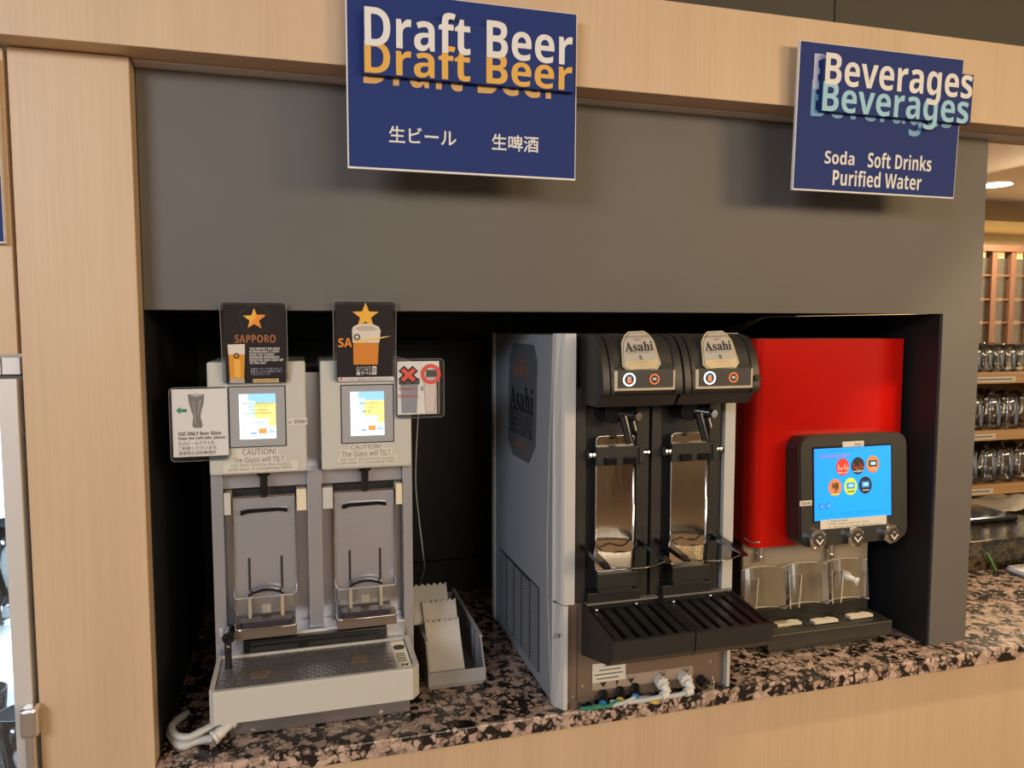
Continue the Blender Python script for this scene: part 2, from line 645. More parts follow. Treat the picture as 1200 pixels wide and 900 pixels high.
# grey surround of the recess: the panel over it, its right stile, then the black lining
bm = nb()
box(bm, -0.232, 1.416, PANEL_Y, 1.34, 1.575, 1.943)
box(bm, 1.317, 1.416, PANEL_Y, 1.93, COUNTER+0.0003, 1.575)
struct('wall_front', bm, panel_grey)
bm = nb()
box(bm, -0.232, 1.416, 1.93, 1.96, COUNTER, 1.943)
struct('wall_recess_back', bm, niche_black)
struct('wall_recess_left', box(nb(), -0.262, -0.2325, 1.30, 1.96, COUNTER, 1.943), niche_black)
struct('wall_recess_right', box(nb(), 1.3135, 1.3165, 1.304, 1.929, COUNTER+0.0005, 1.574), niche_black)
struct('ceiling_recess', box(nb(), -0.231, 1.313, 1.342, 1.929, 1.576, 1.60), niche_black)
bm = nb()
box(bm, -0.231, 1.313, 1.895, 1.929, 1.492, 1.512)
box(bm, -0.231, 1.313, 1.915, 1.929, COUNTER+0.001, 0.935)
struct('trim_2', bm, niche_black)
# pillar, header with its rail, dark wall above
struct('wall_pillar', box(nb(), -0.392, -0.2335, 1.262, 1.96, 0, 1.947, bev=0.0015), wood)
struct('wall_header', box(nb(), -1.6, 3.6, 1.217, 1.34, 1.948, 2.105, bev=0.001), wood)
bm = nb()
box(bm, -0.231, 3.2, 1.272, 1.284, 1.9445, 1.9475)
box(bm, -0.231, 3.2, 1.284, 1.2995, 1.9435, 1.9475)
struct('trim_1', bm, rail_m)
bm = nb()
x = -1.6
while x < 3.5:
    box(bm, x, x+1.297, 1.27, 1.34, 2.106, 2.70)
    x += 1.3
struct('wall_upper', bm, upper_dark)
# wooden front below the counter
struct('wall_counter', box(nb(), -0.2325, 3.2, 1.268, 1.30, 0.0, 0.8185), wood)

# ================================================================== COUNTERTOP
t = box(nb(), -0.2325, 3.2, 1.243, 1.93, 0.819, COUNTER, bev=0.003)
tag(obj('countertop', t, granite), 'polished pink and black speckled granite countertop under the drink machines', 'countertop')

# ================================================================== SIGNS


def sign_board(rt, X0, X1, Z0, Z1, Y0, M):
    pbox('board', sign_edge, rt, X0, X1, Y0, Y0+0.006, Z0, Z1, M=M)
    flat('face', sign_blue, rt, q(X0+0.002, X1-0.0015, Z0+0.003, Z1-0.001), Y0-0.0006, M=M, t=0.0008)


def tilt(X, Y, Z, deg):
    return Matrix.Translation((X, Y, Z)) @ Matrix.Rotation(math.radians(deg), 4, 'X') @ Matrix.Translation((-X, -Y, -Z))


SY = 1.19
rt = thing('hanging_sign', (0.262, SY, 1.79), 'navy blue sign with white and golden draft beer lettering over the left dispensers', 'sign')
M1 = tilt(0.26, SY, 2.05, 1.0)
sign_board(rt, 0.0775, 0.4455, 1.789, 2.053, SY, M1)


def s1(x, y): return 380+x*320/1200.0, y*240/900.0


def r1(x0, y0, x1, y1): return rect_y(*s1(x0, y0), *s1(x1, y1), SY)


# printed line on the board, raised plate with the two front lines
text(BOLD('Draft Beer'), gold_dim, rt, *r1(172, 222, 1030, 402), SY-0.0012, M=M1, res=6, split=0.552)
a = r1(168, 118, 1088, 372)
pbox('raised_plate', sign_blue, rt, a[0], a[1], SY-0.012, SY-0.0012, a[2], a[3], M=M1)
text(BOLD('Draft Beer'), gold_ink, rt, *r1(174, 222, 1080, 368), SY-0.0125, M=M1, res=6, split=0.552)
text(BOLD('Draft Beer'), white_ink, rt, *r1(174, 80, 1080, 255), SY-0.0132, M=M1, res=6, split=0.552)
text('生ビール', white_ink, rt, *r1(285, 560, 582, 632), SY-0.0012, bold=0.012, M=M1)
text('生啤酒', white_ink, rt, *r1(738, 592, 944, 664), SY-0.0012, bold=0.012, M=M1)
pbox('bracket', steel_d, rt, 0.20, 0.32, SY+0.0062, 1.2165, 1.96, 2.04)

rt = thing('hanging_sign', (1.045, SY, 1.795), 'navy blue sign with white and light blue beverages lettering over the red machine', 'sign')
M2 = tilt(1.04, SY, 2.055, 2.2)
sign_board(rt, 0.8655, 1.2285, 1.795, 2.054, SY, M2)


def s2(x, y): return 880+x*320/1200.0, y*240/900.0


def r2(x0, y0, x1, y1): return rect_y(*s2(x0, y0), *s2(x1, y1), SY)


text(BOLD('Beverages'), sky_dim, rt, *r2(268, 380, 895, 585), SY-0.0012, M=M2, res=6)
text(BOLD('Beverages'), lav_ink, rt, *r2(275, 270, 900, 470), SY-0.0016, M=M2, res=6)
a = r2(300, 300, 955, 520)
pbox('raised_plate', sign_blue, rt, a[0], a[1], SY-0.012, SY-0.0018, a[2], a[3], M=M2)
text(BOLD('Beverages'), sky_ink, rt, *r2(300, 395, 940, 560), SY-0.0125, M=M2, res=6)
text(BOLD('Beverages'), white_ink, rt, *r2(308, 275, 953, 452), SY-0.0132, M=M2, res=6)
text(BOLD('Soda'), white_ink, rt, *r2(335, 660, 466, 720), SY-0.0012, M=M2, res=5)
text(BOLD('Soft Drinks'), white_ink, rt, *r2(525, 674, 806, 742), SY-0.0012, M=M2, res=5)
text(BOLD('Purified Water'), white_ink, rt, *r2(372, 752, 764, 822), SY-0.0012, M=M2, res=5)
pbox('bracket', steel_d, rt, 0.98, 1.10, SY+0.0075, 1.2165, 1.97, 2.04)

# ================================================================== LEFT: GLASS-DOOR REFRIGERATOR AND CABINET DOOR
tag(obj('cabinet_door', box(nb(), -0.86, -0.397, 1.262, 1.285, 1.508, 1.944, bev=0.001), wood), 'pale wooden door panel above the glass refrigerator, left of the pillar', 'cabinet door')
a = at_y(5.5, 285, 1.25)
b = at_y(4.5, 60, 1.25)
rt = thing('wall_sign', (-0.6, 1.255, a.z), 'navy blue sign cut off by the left edge, on the wooden door panel', 'sign')
pbox('board', sign_edge, rt, -0.79, a.x, 1.250, 1.2615, a.z, a.z+0.26)
flat('face', sign_blue, rt, q(-0.788, a.x-0.001, a.z+0.002, a.z+0.258), 1.2492, t=0.0008)

rt = thing('glass_door_refrigerator', (-0.7, 1.5, 0), 'silver glass-door refrigerator with brightly lit glasses at the left edge', 'refrigerator')
FX0, FX1 = -0.98, -0.397
bm = nb()
box(bm, FX0, FX0+0.03, 1.30, 1.9, 0.02, 1.475)
box(bm, FX1-0.018, FX1-0.002, 1.30, 1.9, 0.02, 1.475)
box(bm, FX0+0.03, FX1-0.018, 1.86, 1.9, 0.02, 1.475)
box(bm, FX0+0.03, FX1-0.018, 1.30, 1.86, 0.02, 0.10)
box(bm, FX0+0.03, FX1-0.018, 1.30, 1.86, 1.44, 1.475)
obj('cabinet', bm, mat('white fridge lining', (0.7, 0.75, 0.8), 0.4), rt)
bm = nb()
box(bm, FX0, FX1-0.027, 1.275, 1.40, 1.478, 1.503)
box(bm, FX1-0.025, FX1-0.002, 1.275, 1.40, 1.478, 1.503)
obj('vent_strip', bm, alu, rt)
bm = nb()
box(bm, FX1-0.028, FX1-0.003, 1.262, 1.295, 0.03, 1.472, bev=0.002)
box(bm, FX0, FX0+0.026, 1.262, 1.295, 0.03, 1.472, bev=0.002)
box(bm, FX0+0.026, FX1-0.028, 1.262, 1.295, 1.447, 1.472)
box(bm, FX0+0.026, FX1-0.028, 1.262, 1.295, 0.03, 0.08)
dr = obj('door_frame', bm, alu, rt)
pbox('pane', pane_m, dr, FX0+0.026, FX1-0.028, 1.276, 1.281, 0.08, 1.447)
a = at_y(33, 831, 1.24)
bm = nb()
box(bm, a.x-0.012, a.x+0.012, 1.236, 1.2615, a.z-0.045, a.z, bev=0.005)
box(bm, a.x-0.007, a.x+0.006, 1.240, 1.252, a.z-0.30, a.z-0.04, bev=0.003)
box(bm, a.x-0.012, a.x+0.012, 1.236, 1.2615, a.z-0.34, a.z-0.295, bev=0.005)
obj('handle', bm, chrome, dr)
for z in (0.42, 0.74, 1.06):
    pbox('shelf', alu, rt, FX0+0.031, FX1-0.019, 1.33, 1.85, z, z+0.008)
pbox('added_glow_panel', mat('added cool back glow', (0.75, 0.88, 1.0), 0.4, emit=1.6), rt, FX0+0.05, FX1-0.03, 1.852, 1.859, 0.12, 1.42)  # glow added at the back to brighten the inside of the refrigerator
pbox('light_strip', mat('cool fridge light', (0.72, 0.88, 1.0), 0.4, emit=14.0), rt, FX1-0.034, FX1-0.019, 1.31, 1.325, 0.12, 1.42)
BEER = [(0.0, 0.004), (0.024, 0.0), (0.026, 0.006), (0.022, 0.04), (0.03, 0.11), (0.034, 0.165), (0.032, 0.165), (0.027, 0.1), (0.019, 0.03), (0.0, 0.02)]
first = None
for lv, z in enumerate((0.10, 0.428, 0.748, 1.068)):
    for j in range(2):
        for i in range(3):
            x, y = FX1-0.06-0.085*i, 1.38+0.1*j
            if first is None:
                first = obj('beer_glass', lathe(nb(), BEER, (0, 0, 0)), glass, smooth=True)
                o = first
            else:
                o = first.copy()
                C.objects.link(o)
            o.location = (x, y, z+0.0005)
            tag(o, 'clear beer glass chilling inside the lit glass-door refrigerator', 'glass', 'beer glasses in the refrigerator')

# ================================================================== LEFT BEER DISPENSER (two heads)
HY, BY = 1.40, 1.43
# modelled at a nominal size, then set to its real size: the cards on its heads stand clear in front of the grey panel,
# so the heads are just behind the panel plane and the drip tray overhangs the counter edge
KS = 0.939
P0 = Vector((0.024, 1.55, COUNTER))
P1 = Vector((0.0225, 1.4555, 0.8927))
TO_LOCAL = Matrix.Translation(P0) @ Matrix.Scale(1/KS, 4) @ Matrix.Translation(-P1)
rt = thing('beer_dispenser', P0, 'ivory and steel two-tap beer dispenser with two small screens and a white drip tray', 'beer dispenser')
SX0, SX1 = -0.157, 0.204
DECK = 0.985
HB = 0.997            # underside of the clear cups
obj('base', box(nb(), -0.1363, 0.1928, 1.4078, 1.85, 0.8058, 0.903, bev=0.002), steel_d, rt)
for px, py in ((297, 856), (446, 834.5)):
    p = at_y(px, py, 1.322)
    obj('screw', cyl(nb(), (p.x, 1.323, p.z), (p.x, 1.319, p.z), 0.004, 0.003, 10), chrome, rt, M=TO_LOCAL)
bm = nb()                                          # steel cabinet: back, stiles, centre column, deck
box(bm, SX0, SX1, 1.475, 1.85, 0.903, 1.462)
obj('cabinet', bm, steel, rt)
st = rect_y(248, 600, 261, 601, BY)
obj('side_stile', box(nb(), SX0, -0.137, BY, 1.475, 0.9035, 1.284, bev=0.001), steel, rt)
obj('side_stile', box(nb(), 0.186, SX1, BY, 1.475, 0.9035, 1.284, bev=0.001), steel, rt)
obj('centre_column', box(nb(), 0.0095, 0.0350, 1.425, 1.475, DECK+0.001, 1.284, bev=0.001), steel, rt)
bm = nb()
box(bm, -0.136, 0.185, 1.418, 1.474, 0.9035, DECK, bev=0.001)
obj('deck', bm, steel, rt)
p = at_y(462, 725, 1.44)
obj('deck_hole', cyl(nb(), (0.165, 1.447, DECK-0.002), (0.165, 1.447, DECK+0.0006), 0.010, n=18), ink, rt)

SAP = [dict(hx=(242, 359.5, 376), cx=0), dict(hx=(375, 482.3, 482.3), cx=1)]
heads = [rect_y(243.5, 421, 359, 551, HY), rect_y(376, 420, 482.3, 545.5, HY)]
heads = [(heads[0][0], heads[0][1], 1.287, 1.487), (heads[1][0], heads[1][1], 1.287, 1.487)]
bez = [(c1(264, 366), c1(466, 582)), (c1(658, 361), c1(845, 567))]
dsp = [(c1(302, 394), c1(430, 552)), (c1(692, 386), c1(810, 540))]
for k in (0, 1):
    X0, X1, Z0, Z1 = heads[k]
    hd = obj('head_cover', box(nb(), X0, X1, HY, 1.60, Z0, Z1, bev=0.004), ivory, rt)
    r = rect_y(*bez[k][0], *bez[k][1], HY)
    flat('screen_gasket', ink, rt, q(*r), HY-0.0008, t=0.0012)
    pbox('screen_bezel', bezel_m, rt, r[0]+0.0018, r[1]-0.0018, HY-0.003, HY-0.0008, r[2]+0.0018, r[3]-0.0018, bev=0.0008)
    d = rect_y(*dsp[k][0], *dsp[k][1], HY)
    D0, D1, E0, E1 = d
    DW, DH = D1-D0, E1-E0

    def dq(a0, b0, a1, b1):
        return q(D0+a0*DW, D0+a1*DW, E1-b1*DH, E1-b0*DH)

    def dt(s, m, a0, b0, a1, b1, par, lv=2, bold=0):
        return text(s, m, par, D0+a0*DW, D0+a1*DW, E1-b1*DH, E1-b0*DH, HY-0.0036-0.0004*lv, bold=bold)
    sc = flat('display', e_white, rt, q(*d), HY-0.0036, t=0.0006)
    flat('display_band', e_blue, sc, dq(0.24, 0.0, 1.0, 0.2), HY-0.0040)
    flat('display_panel', e_yellow, sc, dq(0.27, 0.2, 1.0, 0.72), HY-0.0040)
    flat('display_shade', e_teal, sc, dq(0.25, 0.15, 0.42, 0.54), HY-0.0041)
    flat('display_button', e_teal, sc, dq(0.23, 0.55, 0.8, 0.72), HY-0.0044)
    flat('display_button_face', e_white, sc, dq(0.26, 0.565, 0.78, 0.70), HY-0.0047)
    flat('display_flag', e_orange, sc, dq(0.52, 0.77, 0.74, 0.88), HY-0.0044)
    flat('display_icon', e_azured, sc, dq(0.30, 0.86, 0.47, 0.885), HY-0.0044)
    flat('display_icon', e_azured, sc, dq(0.84, 0.79, 0.88, 0.82), HY-0.0044)
    flat('display_icon', e_azured, sc, dq(0.78, 0.84, 0.96, 0.86), HY-0.0044)
    flat('display_icon', e_red, sc, dq(0.11, 0.82, 0.145, 0.845), HY-0.0044)
    olive = mat('olive display text', (0.16, 0.17, 0.06), 0.5)
    if k == 0:
        for j, (s, a0, a1) in enumerate((('Place a dedicated', 0.08, 0.93), ('glass at the', 0.25, 0.8), ('tilt table', 0.3, 0.78), ('and start button.', 0.12, 0.92))):
            dt(s, olive, a0, 0.185+0.07*j, a1, 0.235+0.07*j, sc)
        dt('START', e_azured, 0.38, 0.60, 0.68, 0.67, sc, 4)
    else:
        for j, (s, a0, a1) in enumerate((('専用グラスをセット', 0.28, 0.95), ('してスタート', 0.32, 0.85), ('押す', 0.34, 0.6))):
            dt(s, olive, a0, 0.23+0.095*j, a1, 0.30+0.095*j, sc)
        dt('スタート', e_azured, 0.36, 0.60, 0.7, 0.67, sc, 4)
    # tape labels under each screen
    rows = ([('CAUTION!', (290, 588, 440, 612), (313, 588, 430, 608)), ('The Glass will TILT.', (272, 611, 467, 638), (276, 615, 464, 634)), ('DO NOT TOUCH the GLASS\nuntil beer is completely filled.', (245, 634, 510, 668), (264, 638, 488, 664))],
            [('CAUTION!', (688, 570, 806, 592), (694, 572, 800, 589)), ('The Glass will TILT.', (656, 588, 840, 617), (661, 593, 837, 613)), ('DO NOT TOUCH the GLASS\nuntil beer is completely filled.', (645, 613, 858, 644), (650, 618, 853, 641))])[k]
    for ri, (s, R, T) in enumerate(rows):
        r = rect_y(*c1(R[0], R[1]), *c1(R[2], R[3]), HY)
        lb = flat('tape_label', papersh, rt, q(*r), HY-0.0004-0.0004*ri, t=0.0003)
        r = rect_y(*c1(T[0], T[1]), *c1(T[2], T[3]), HY)
        text(SANS(s), inkgrey, lb, *r, HY-0.0006-0.0004*ri)
    # tilting glass table in its bay
    bx = (-0.1365, 0.009) if k == 0 else (0.0355, 0.1855)
    pl = rect_y(*((274, 583, 346.5, 700) if k == 0 else (392.5, 578, 462, 700)), 1.436)
    obj('bay_lintel', box(nb(), bx[0], bx[1], 1.445, 1.474, 1.254, 1.2865), steel, rt)
    cxm = (pl[0]+pl[1])/2
    pbox('bay_slot', ink, rt, bx[0]+0.01, bx[1]-0.008, 1.462, 1.4745, 1.228, 1.2535)
    tt = obj('glass_table', box(nb(), pl[0], pl[1], 1.440, 1.446, HB+0.02, 1.236, bev=0.001), steel, rt)
    pbox('rim', chrome, tt, pl[0]-0.0005, pl[1]+0.0005, 1.4375, 1.447, 1.236, 1.2395, bev=0.0006)
    pbox('side_rim', chrome, tt, pl[0]-0.0015, pl[0], 1.434, 1.446, HB+0.03, 1.236)
    pbox('side_rim', chrome, tt, pl[1], pl[1]+0.0015, 1.434, 1.446, HB+0.03, 1.236)
    hb = nb()
    prism(hb, [(cxm-0.041, 1.205), (cxm-0.041, 1.2145), (cxm-0.026, 1.2165), (cxm+0.026, 1.2165), (cxm+0.041, 1.2145), (cxm+0.041, 1.207), (cxm+0.026, 1.210), (cxm-0.026, 1.209)], 'y', 1.4335, 1.4405)
    obj('grip', hb, blackg, tt)
    for s, xx in ((-1, pl[0]), (1, pl[1])):
        x0, x1 = (bx[0]+0.0008, pl[0]-0.0025) if s < 0 else (pl[1]+0.0035, bx[1]-0.0008)
        pbox('hinge_bracket', greywhite if s < 0 else mat('cream bracket', (0.72, 0.62, 0.45), 0.4), rt, x0, x1, 1.428, 1.4745, 1.209, 1.2495, bev=0.001)
        hx = xx+s*0.004
        obj('hinge_pin', cyl(nb(), (hx, 1.434, 1.224), (hx, 1.450, 1.224), 0.004, n=10), chrome, rt)
        px = cxm+s*0.0285
        pbox('guide_slot', mat('dark slot', (0.03, 0.028, 0.03), 0.4), tt, px-0.0022, px+0.0022, 1.4392, 1.4402, HB+0.066, 1.124)
        pbox('guide_foot', mat('cream bracket', (0.72, 0.62, 0.45), 0.4), tt, px-0.0028, px+0.0028, 1.426, 1.4345, HB+0.016, HB+0.058)
    # clear cup with a black arc on top of it
    bm = nb()
    prof = [(pl[0]-0.001, 1.436), (pl[0]+0.002, 1.405), (pl[0]+0.014, 1.398), (pl[1]-0.014, 1.398), (pl[1]-0.002, 1.405), (pl[1]+0.001, 1.436)]
    prof2 = [(x_, y_) for x_, y_ in prof]
    for (a0, a1) in zip(prof, prof[1:]):
        v = [bm.verts.new((a0[0], a0[1], HB+0.008)), bm.verts.new((a1[0], a1[1], HB+0.008)), bm.verts.new((a1[0], a1[1], HB+0.066)), bm.verts.new((a0[0], a0[1], HB+0.066))]
        bm.faces.new(v)
    obj('cup_guard', bm, plastic, tt)
    tb = tube(nb(), [(x_, y_, HB+0.008) for x_, y_ in prof], 0.0016, 8, 3)
    obj('cup_rim', tb, chrome, tt, smooth=True)
    tb = tube(nb(), [(x_, y_, HB+0.066) for x_, y_ in prof], 0.0011, 8, 3)
    obj('cup_rim', tb, steel, tt, smooth=True)
    bm = nb()
    n = 10
    top, bot = [], []
    for i in range(n+1):
        u = -1+2*i/n
        zc = HB+0.069-0.009*u*u
        top.append((cxm+0.031*u, zc+0.0035))
        bot.append((cxm+0.031*u, zc-0.0015))
    prism(bm, bot+top[::-1], 'y', 1.424, 1.4335)
    obj('rest_bar', bm, blackg, tt)
    pbox('cup_floor', mat('deep blue cup floor', (0.01, 0.018, 0.06), 0.2), tt, pl[0]+0.010, pl[1]-0.010, 1.406, 1.436, HB+0.009, HB+0.018)
    pbox('cup_tag', papersh, tt, cxm-0.0085, cxm+0.0075, 1.4365, 1.4398, HB+0.022, HB+0.038)
    pbox('table_foot', tan_steel, tt, pl[0]+0.001, pl[1]-0.001, 1.402, 1.446, DECK+0.0008, HB+0.0065)
    # black spout
    bm = nb()
    cyl(bm, (cxm+0.001, 1.425, 1.2865), (cxm+0.001, 1.425, 1.279), 0.015, 0.011, 16)
    cyl(bm, (cxm+0.001, 1.425, 1.279), (cxm+0.001, 1.427, 1.2395), 0.0072, 0.0062, 14)
    auto_smooth(obj('spout', bm, blackg, rt))
r = rect_y(*c1(470, 480), *c1(548, 504), HY)
lb = flat('tape_label', papersh, rt, q(r[0], heads[0][1]+0.002, r[2], r[3]), HY-0.0008, t=0.0008)
text('← '+SANS('START'), ink, lb, r[0]+0.002, r[1]-0.003, r[2]+0.003, r[3]-0.003, HY-0.0014)
# stickers on the deck and a black badge plate
r = rect_y(252, 735, 255, 733, BY)
pbox('status_sticker', paper, rt, -0.150, -0.1435, BY-0.0009, BY-0.0001, 0.985, 1.001)
r = rect_y(285, 733, 332, 743, 1.417)
lb = pbox('maker_sticker', mat('pale blue sticker', (0.50, 0.53, 0.58), 0.4), rt, r[0], r[1], 1.4168, 1.4179, DECK-0.016, DECK-0.002)
text('Beer', mat('blue ink', (0.02, 0.07, 0.30), 0.5), lb, r[0]+0.030, r[0]+0.042, DECK-0.012, DECK-0.005, 1.4163)
lb = pbox('warning_sticker', papersh, rt, -0.018, 0.042, 1.4168, 1.4179, DECK-0.022, DECK-0.0005)
bm = nb()
r = rect_y(285, 738, 453.5, 756, 1.408)
box(bm, r[0], r[1], 1.404, 1.4165, 0.9585, 0.981, bev=0.001)
bd = obj('badge_plate', bm, blackg, rt)
pbox('badge_ridge', charcoal, bd, r[0]+0.012, r[1]-0.012, 1.4025, 1.4042, 0.974, 0.977)
pbox('badge_ridge', charcoal, bd, r[0]+0.012, r[0]+0.095, 1.4025, 1.4042, 0.9605, 0.969)
pbox('badge_ridge', charcoal, bd, r[0]+0.115, r[1]-0.02, 1.4025, 1.4042, 0.9605, 0.969)
# black drain spigot bending down into the tray
p = at_y(268, 747, 1.395)
bm = nb()
cyl(bm, (p.x, 1.4295, p.z+0.002), (p.x, 1.392, p.z+0.002), 0.0085, 0.0085, 16)
cyl(bm, (p.x, 1.400, p.z+0.002), (p.x, 1.386, p.z+0.002), 0.0105, 0.0105, 16)
tube(bm, [(p.x, 1.388, p.z+0.002), (p.x+0.0005, 1.374, p.z-0.004), (p.x+0.001, 1.370, p.z-0.02), (p.x+0.001, 1.370, 0.948)], 0.0058, 12, 4)
auto_smooth(obj('drain_spigot', bm, blackg, rt))
# white drip tray with a slotted steel plate
TX0, TX1, TY0, TY1, TZ0, TZ1 = -0.1535, 0.1925, 1.272, 1.417, 0.899, 0.955
ch = 0.013
outer = [(TX0, TY1), (TX0, TY0+ch), (TX0+ch*0.6, TY0), (TX1-ch, TY0), (TX1, TY0+ch*1.3), (TX1, TY1)]
inner = [(TX0+0.008, TY1-0.008), (TX0+0.008, TY0+ch), (TX0+0.014, TY0+0.008), (TX1-ch-0.004, TY0+0.008), (TX1-0.010, TY0+ch+0.006), (TX1-0.010, TY1-0.008)]
bm = nb()
lv = []
for poly, z in ((outer, TZ0), (outer, TZ1-0.002), ([(x_*0.997+0.00006, y_*0.998+0.003) for x_, y_ in outer], TZ1), (inner, TZ1), (inner, TZ1-0.025)):
    lv.append([bm.verts.new((x_, y_, z)) for x_, y_ in poly])
for a_, b_ in zip(lv, lv[1:]):
    for i in range(6):
        bm.faces.new([a_[i], a_[(i+1) % 6], b_[(i+1) % 6], b_[i]])
bm.faces.new(lv[0][::-1])
bm.faces.new(lv[-1])
tray = obj('drip_tray', bm, ivory, rt)
pbox('tray_basin', ink, tray, TX0+0.016, TX1-0.016, TY0+0.012, TY1-0.009, TZ1-0.0245, TZ1-0.023)
bm = nb()
px0, px1, py0, py1 = TX0+0.0095, TX1-0.0115, TY0+0.0095, TY1-0.0095
NR = 15
rh = (py1-py0)/(NR*2+1)
zt = TZ1-0.004


def plate_quad(x0, x1, y0, y1):
    box(bm, x0, x1, y0, y1, zt-0.0012, zt)


px1b = px1-0.030
for rI in range(NR):
    y0 = py0+rh*(2*rI)
    plate_quad(px0, px1, y0, y0+rh)
    x = px0 + (0.0125 if rI % 2 else 0.006)
    last = px0
    while x+0.0105 < px1b:
        plate_quad(last, x, y0+rh, y0+2*rh)
        last = x+0.0105
        x += 0.0145
    plate_quad(last, px1, y0+rh, y0+2*rh)
plate_quad(px0, px1, py1-rh, py1)
pl_o = obj('drip_plate', bm, steel_d, tray)
for cx_, cy_, rx, ry in ((-0.075, 1.335, 0.017, 0.007), (-0.077, 1.322, 0.016, 0.006), (0.095, 1.352, 0.016, 0.007), (0.092, 1.336, 0.016, 0.006)):
    t_ = nb()
    prism(t_, [(cx_+rx*math.copysign(abs(math.cos(2*PI*i/24))**0.6, math.cos(2*PI*i/24)), cy_+ry*math.sin(2*PI*i/24)) for i in range(24)], 'z', zt, zt+0.0012)
    obj('plate_boss', t_, tan_steel, pl_o)
pbox('plate_end', goldplate, pl_o, px1b+0.004, px1-0.001, py0+0.004, py1-0.004, zt, zt+0.0008)
obj('finger_hole', prism(nb(), [(px1b+0.017+0.011*math.cos(2*PI*i/20), py1-0.034+0.010*math.sin(2*PI*i/20)) for i in range(20)], 'z', zt+0.0008, zt+0.0013), ink, pl_o)
for i in range(6):
    pbox('plate_slot', ink, pl_o, px1b+0.007+0.001*(i % 2), px1b+0.024, py0+0.032+0.010*i, py0+0.0345+0.010*i, zt+0.0008, zt+0.0012) if i != 4 else None
flat2 = nb()
prism(flat2, [(px1b+0.010, py0+0.012), (px1b+0.016, py0+0.022), (px1b+0.018, py0+0.016), (px1b+0.026, py0+0.022), (px1b+0.022, py0+0.011), (px1b+0.018, py0+0.016)], 'z', zt+0.0008, zt+0.0012)
obj('plate_mark', flat2, ink, pl_o)
# waste hoses and their white elbow
e = at_y(262, 857, 1.305)
e.z = max(e.z, COUNTER+0.0195)
bm = nb()
cyl(bm, (e.x-0.012, 1.300, e.z-0.004), (e.x-0.002, 1.306, e.z+0.001), 0.010, 0.010, 14)
cyl(bm, (e.x-0.003, 1.305, e.z), (e.x+0.012, 1.316, e.z+0.009), 0.0085, 0.0085, 14)
cyl(bm, (e.x-0.016, 1.298, e.z-0.006), (e.x-0.012, 1.300, e.z-0.004), 0.012, 0.012, 14)
cyl(bm, (e.x+0.009, 1.314, e.z+0.007), (e.x+0.014, 1.3172, e.z+0.010), 0.0115, 0.0115, 14)
auto_smooth(obj('hose_elbow', bm, white_pl, rt, M=TO_LOCAL))
hz = COUNTER+0.0085


def hp(px, py, z): return at_z(px, py, z)


h1 = [(e.x-0.016, 1.298, e.z-0.006), hp(232, 868, hz), hp(214, 874, hz), hp(203, 866, hz+0.003), hp(199, 856, hz+0.006), hp(204, 846, hz+0.004), hp(216, 838, hz)]
obj('waste_hose', tube(nb(), h1, 0.0068, 12, 6), rubber_grey, rt, smooth=True, M=TO_LOCAL)
h2 = [(-0.128, 1.335, 0.880), hp(236, 857, hz+0.016), hp(221, 864, hz+0.012), hp(207, 862, hz+0.014), hp(201, 853, hz+0.018), hp(207, 844, hz+0.016), hp(219, 835, hz+0.008)]
obj('waste_hose', tube(nb(), h2, 0.0062, 12, 6), rubber_grey, rt, smooth=True, M=TO_LOCAL)
o = obj('power_cord', tube(nb(), [at_y(491, 470, 1.60), at_y(487, 555, 1.60), at_y(490, 600, 1.62), at_y(496, 650, 1.62), at_y(497, 668, 1.75), at_y(490, 690, 1.85)], 0.0016, 8, 6), white_pl, rt, smooth=True, M=TO_LOCAL)

rt.location = P1
rt.scale = (KS, KS, KS)

# ================================================================== LAMINATED CARDS ON THE LEFT DISPENSER
CY = 1.3095


def card(label, px, print_px, paper_mat, lean=0.0):
    global CM
    r = rect_y(*px, CY)
    CM = tilt((r[0]+r[1])/2, CY, r[2], lean) if lean else None
    rt = thing('laminated_card', ((r[0]+r[1])/2, CY, r[2]), label, 'card')
    obj('laminate', prism(nb(), rrect(*r, 0.007), 'y', CY, CY+0.0008), laminate, rt, M=CM)
    ed = [(u_, CY+0.0002, v_) for u_, v_ in rrect(*r, 0.007)]
    obj('laminate_edge', tube(nb(), ed+[ed[0]], 0.0005, 6, 1), mat('pale laminate edge', (0.22, 0.25, 0.28), 0.2), rt, M=CM)
    p = rect_y(*print_px, CY)
    flat('print', paper_mat, rt, q(*p), CY-0.0004, t=0.0003, M=CM)
    return rt


def cf(name, m, rt, x0, y0, x1, y1, lv=1, cc=c1):
    return flat(name, m, rt, q(*rect_y(*cc(x0, y0), *cc(x1, y1), CY)), CY-0.0004-0.0004*lv, M=CM)


def ct(s, m, rt, x0, y0, x1, y1, lv=2, bold=0.0, cc=c1):
    return text(s, m, rt, *rect_y(*cc(x0, y0), *cc(x1, y1), CY), CY-0.0004-0.0004*lv, bold=bold, M=CM)


def cpoly(name, m, rt, pts, lv=1, cc=c1):
    return flat(name, m, rt, [((v := at_y(*cc(a_, b_), CY)).x, v.z) for a_, b_ in pts], CY-0.0004-0.0004*lv, M=CM)


def cring(name, m, rt, x, y, r0, r1, lv=1, cc=c1):
    v = at_y(*cc(x, y), CY)
    k = (at_y(*cc(x+100, y), CY).x-v.x)/100
    yy = CY-0.0004-0.0004*lv
    return obj(name, ring(nb(), v.x, v.z, r0*k, r1*k, yy, yy+0.0003), m, rt, M=CM)


def cstar(m, rt, x, y, r, lv, cc=c1):
    v = at_y(*cc(x, y), CY)
    k = (at_y(*cc(x+100, y), CY).x-v.x)/100
    return flat('star', m, rt, star_poly(v.x, v.z, r*k), CY-0.0004-0.0004*lv, M=CM)


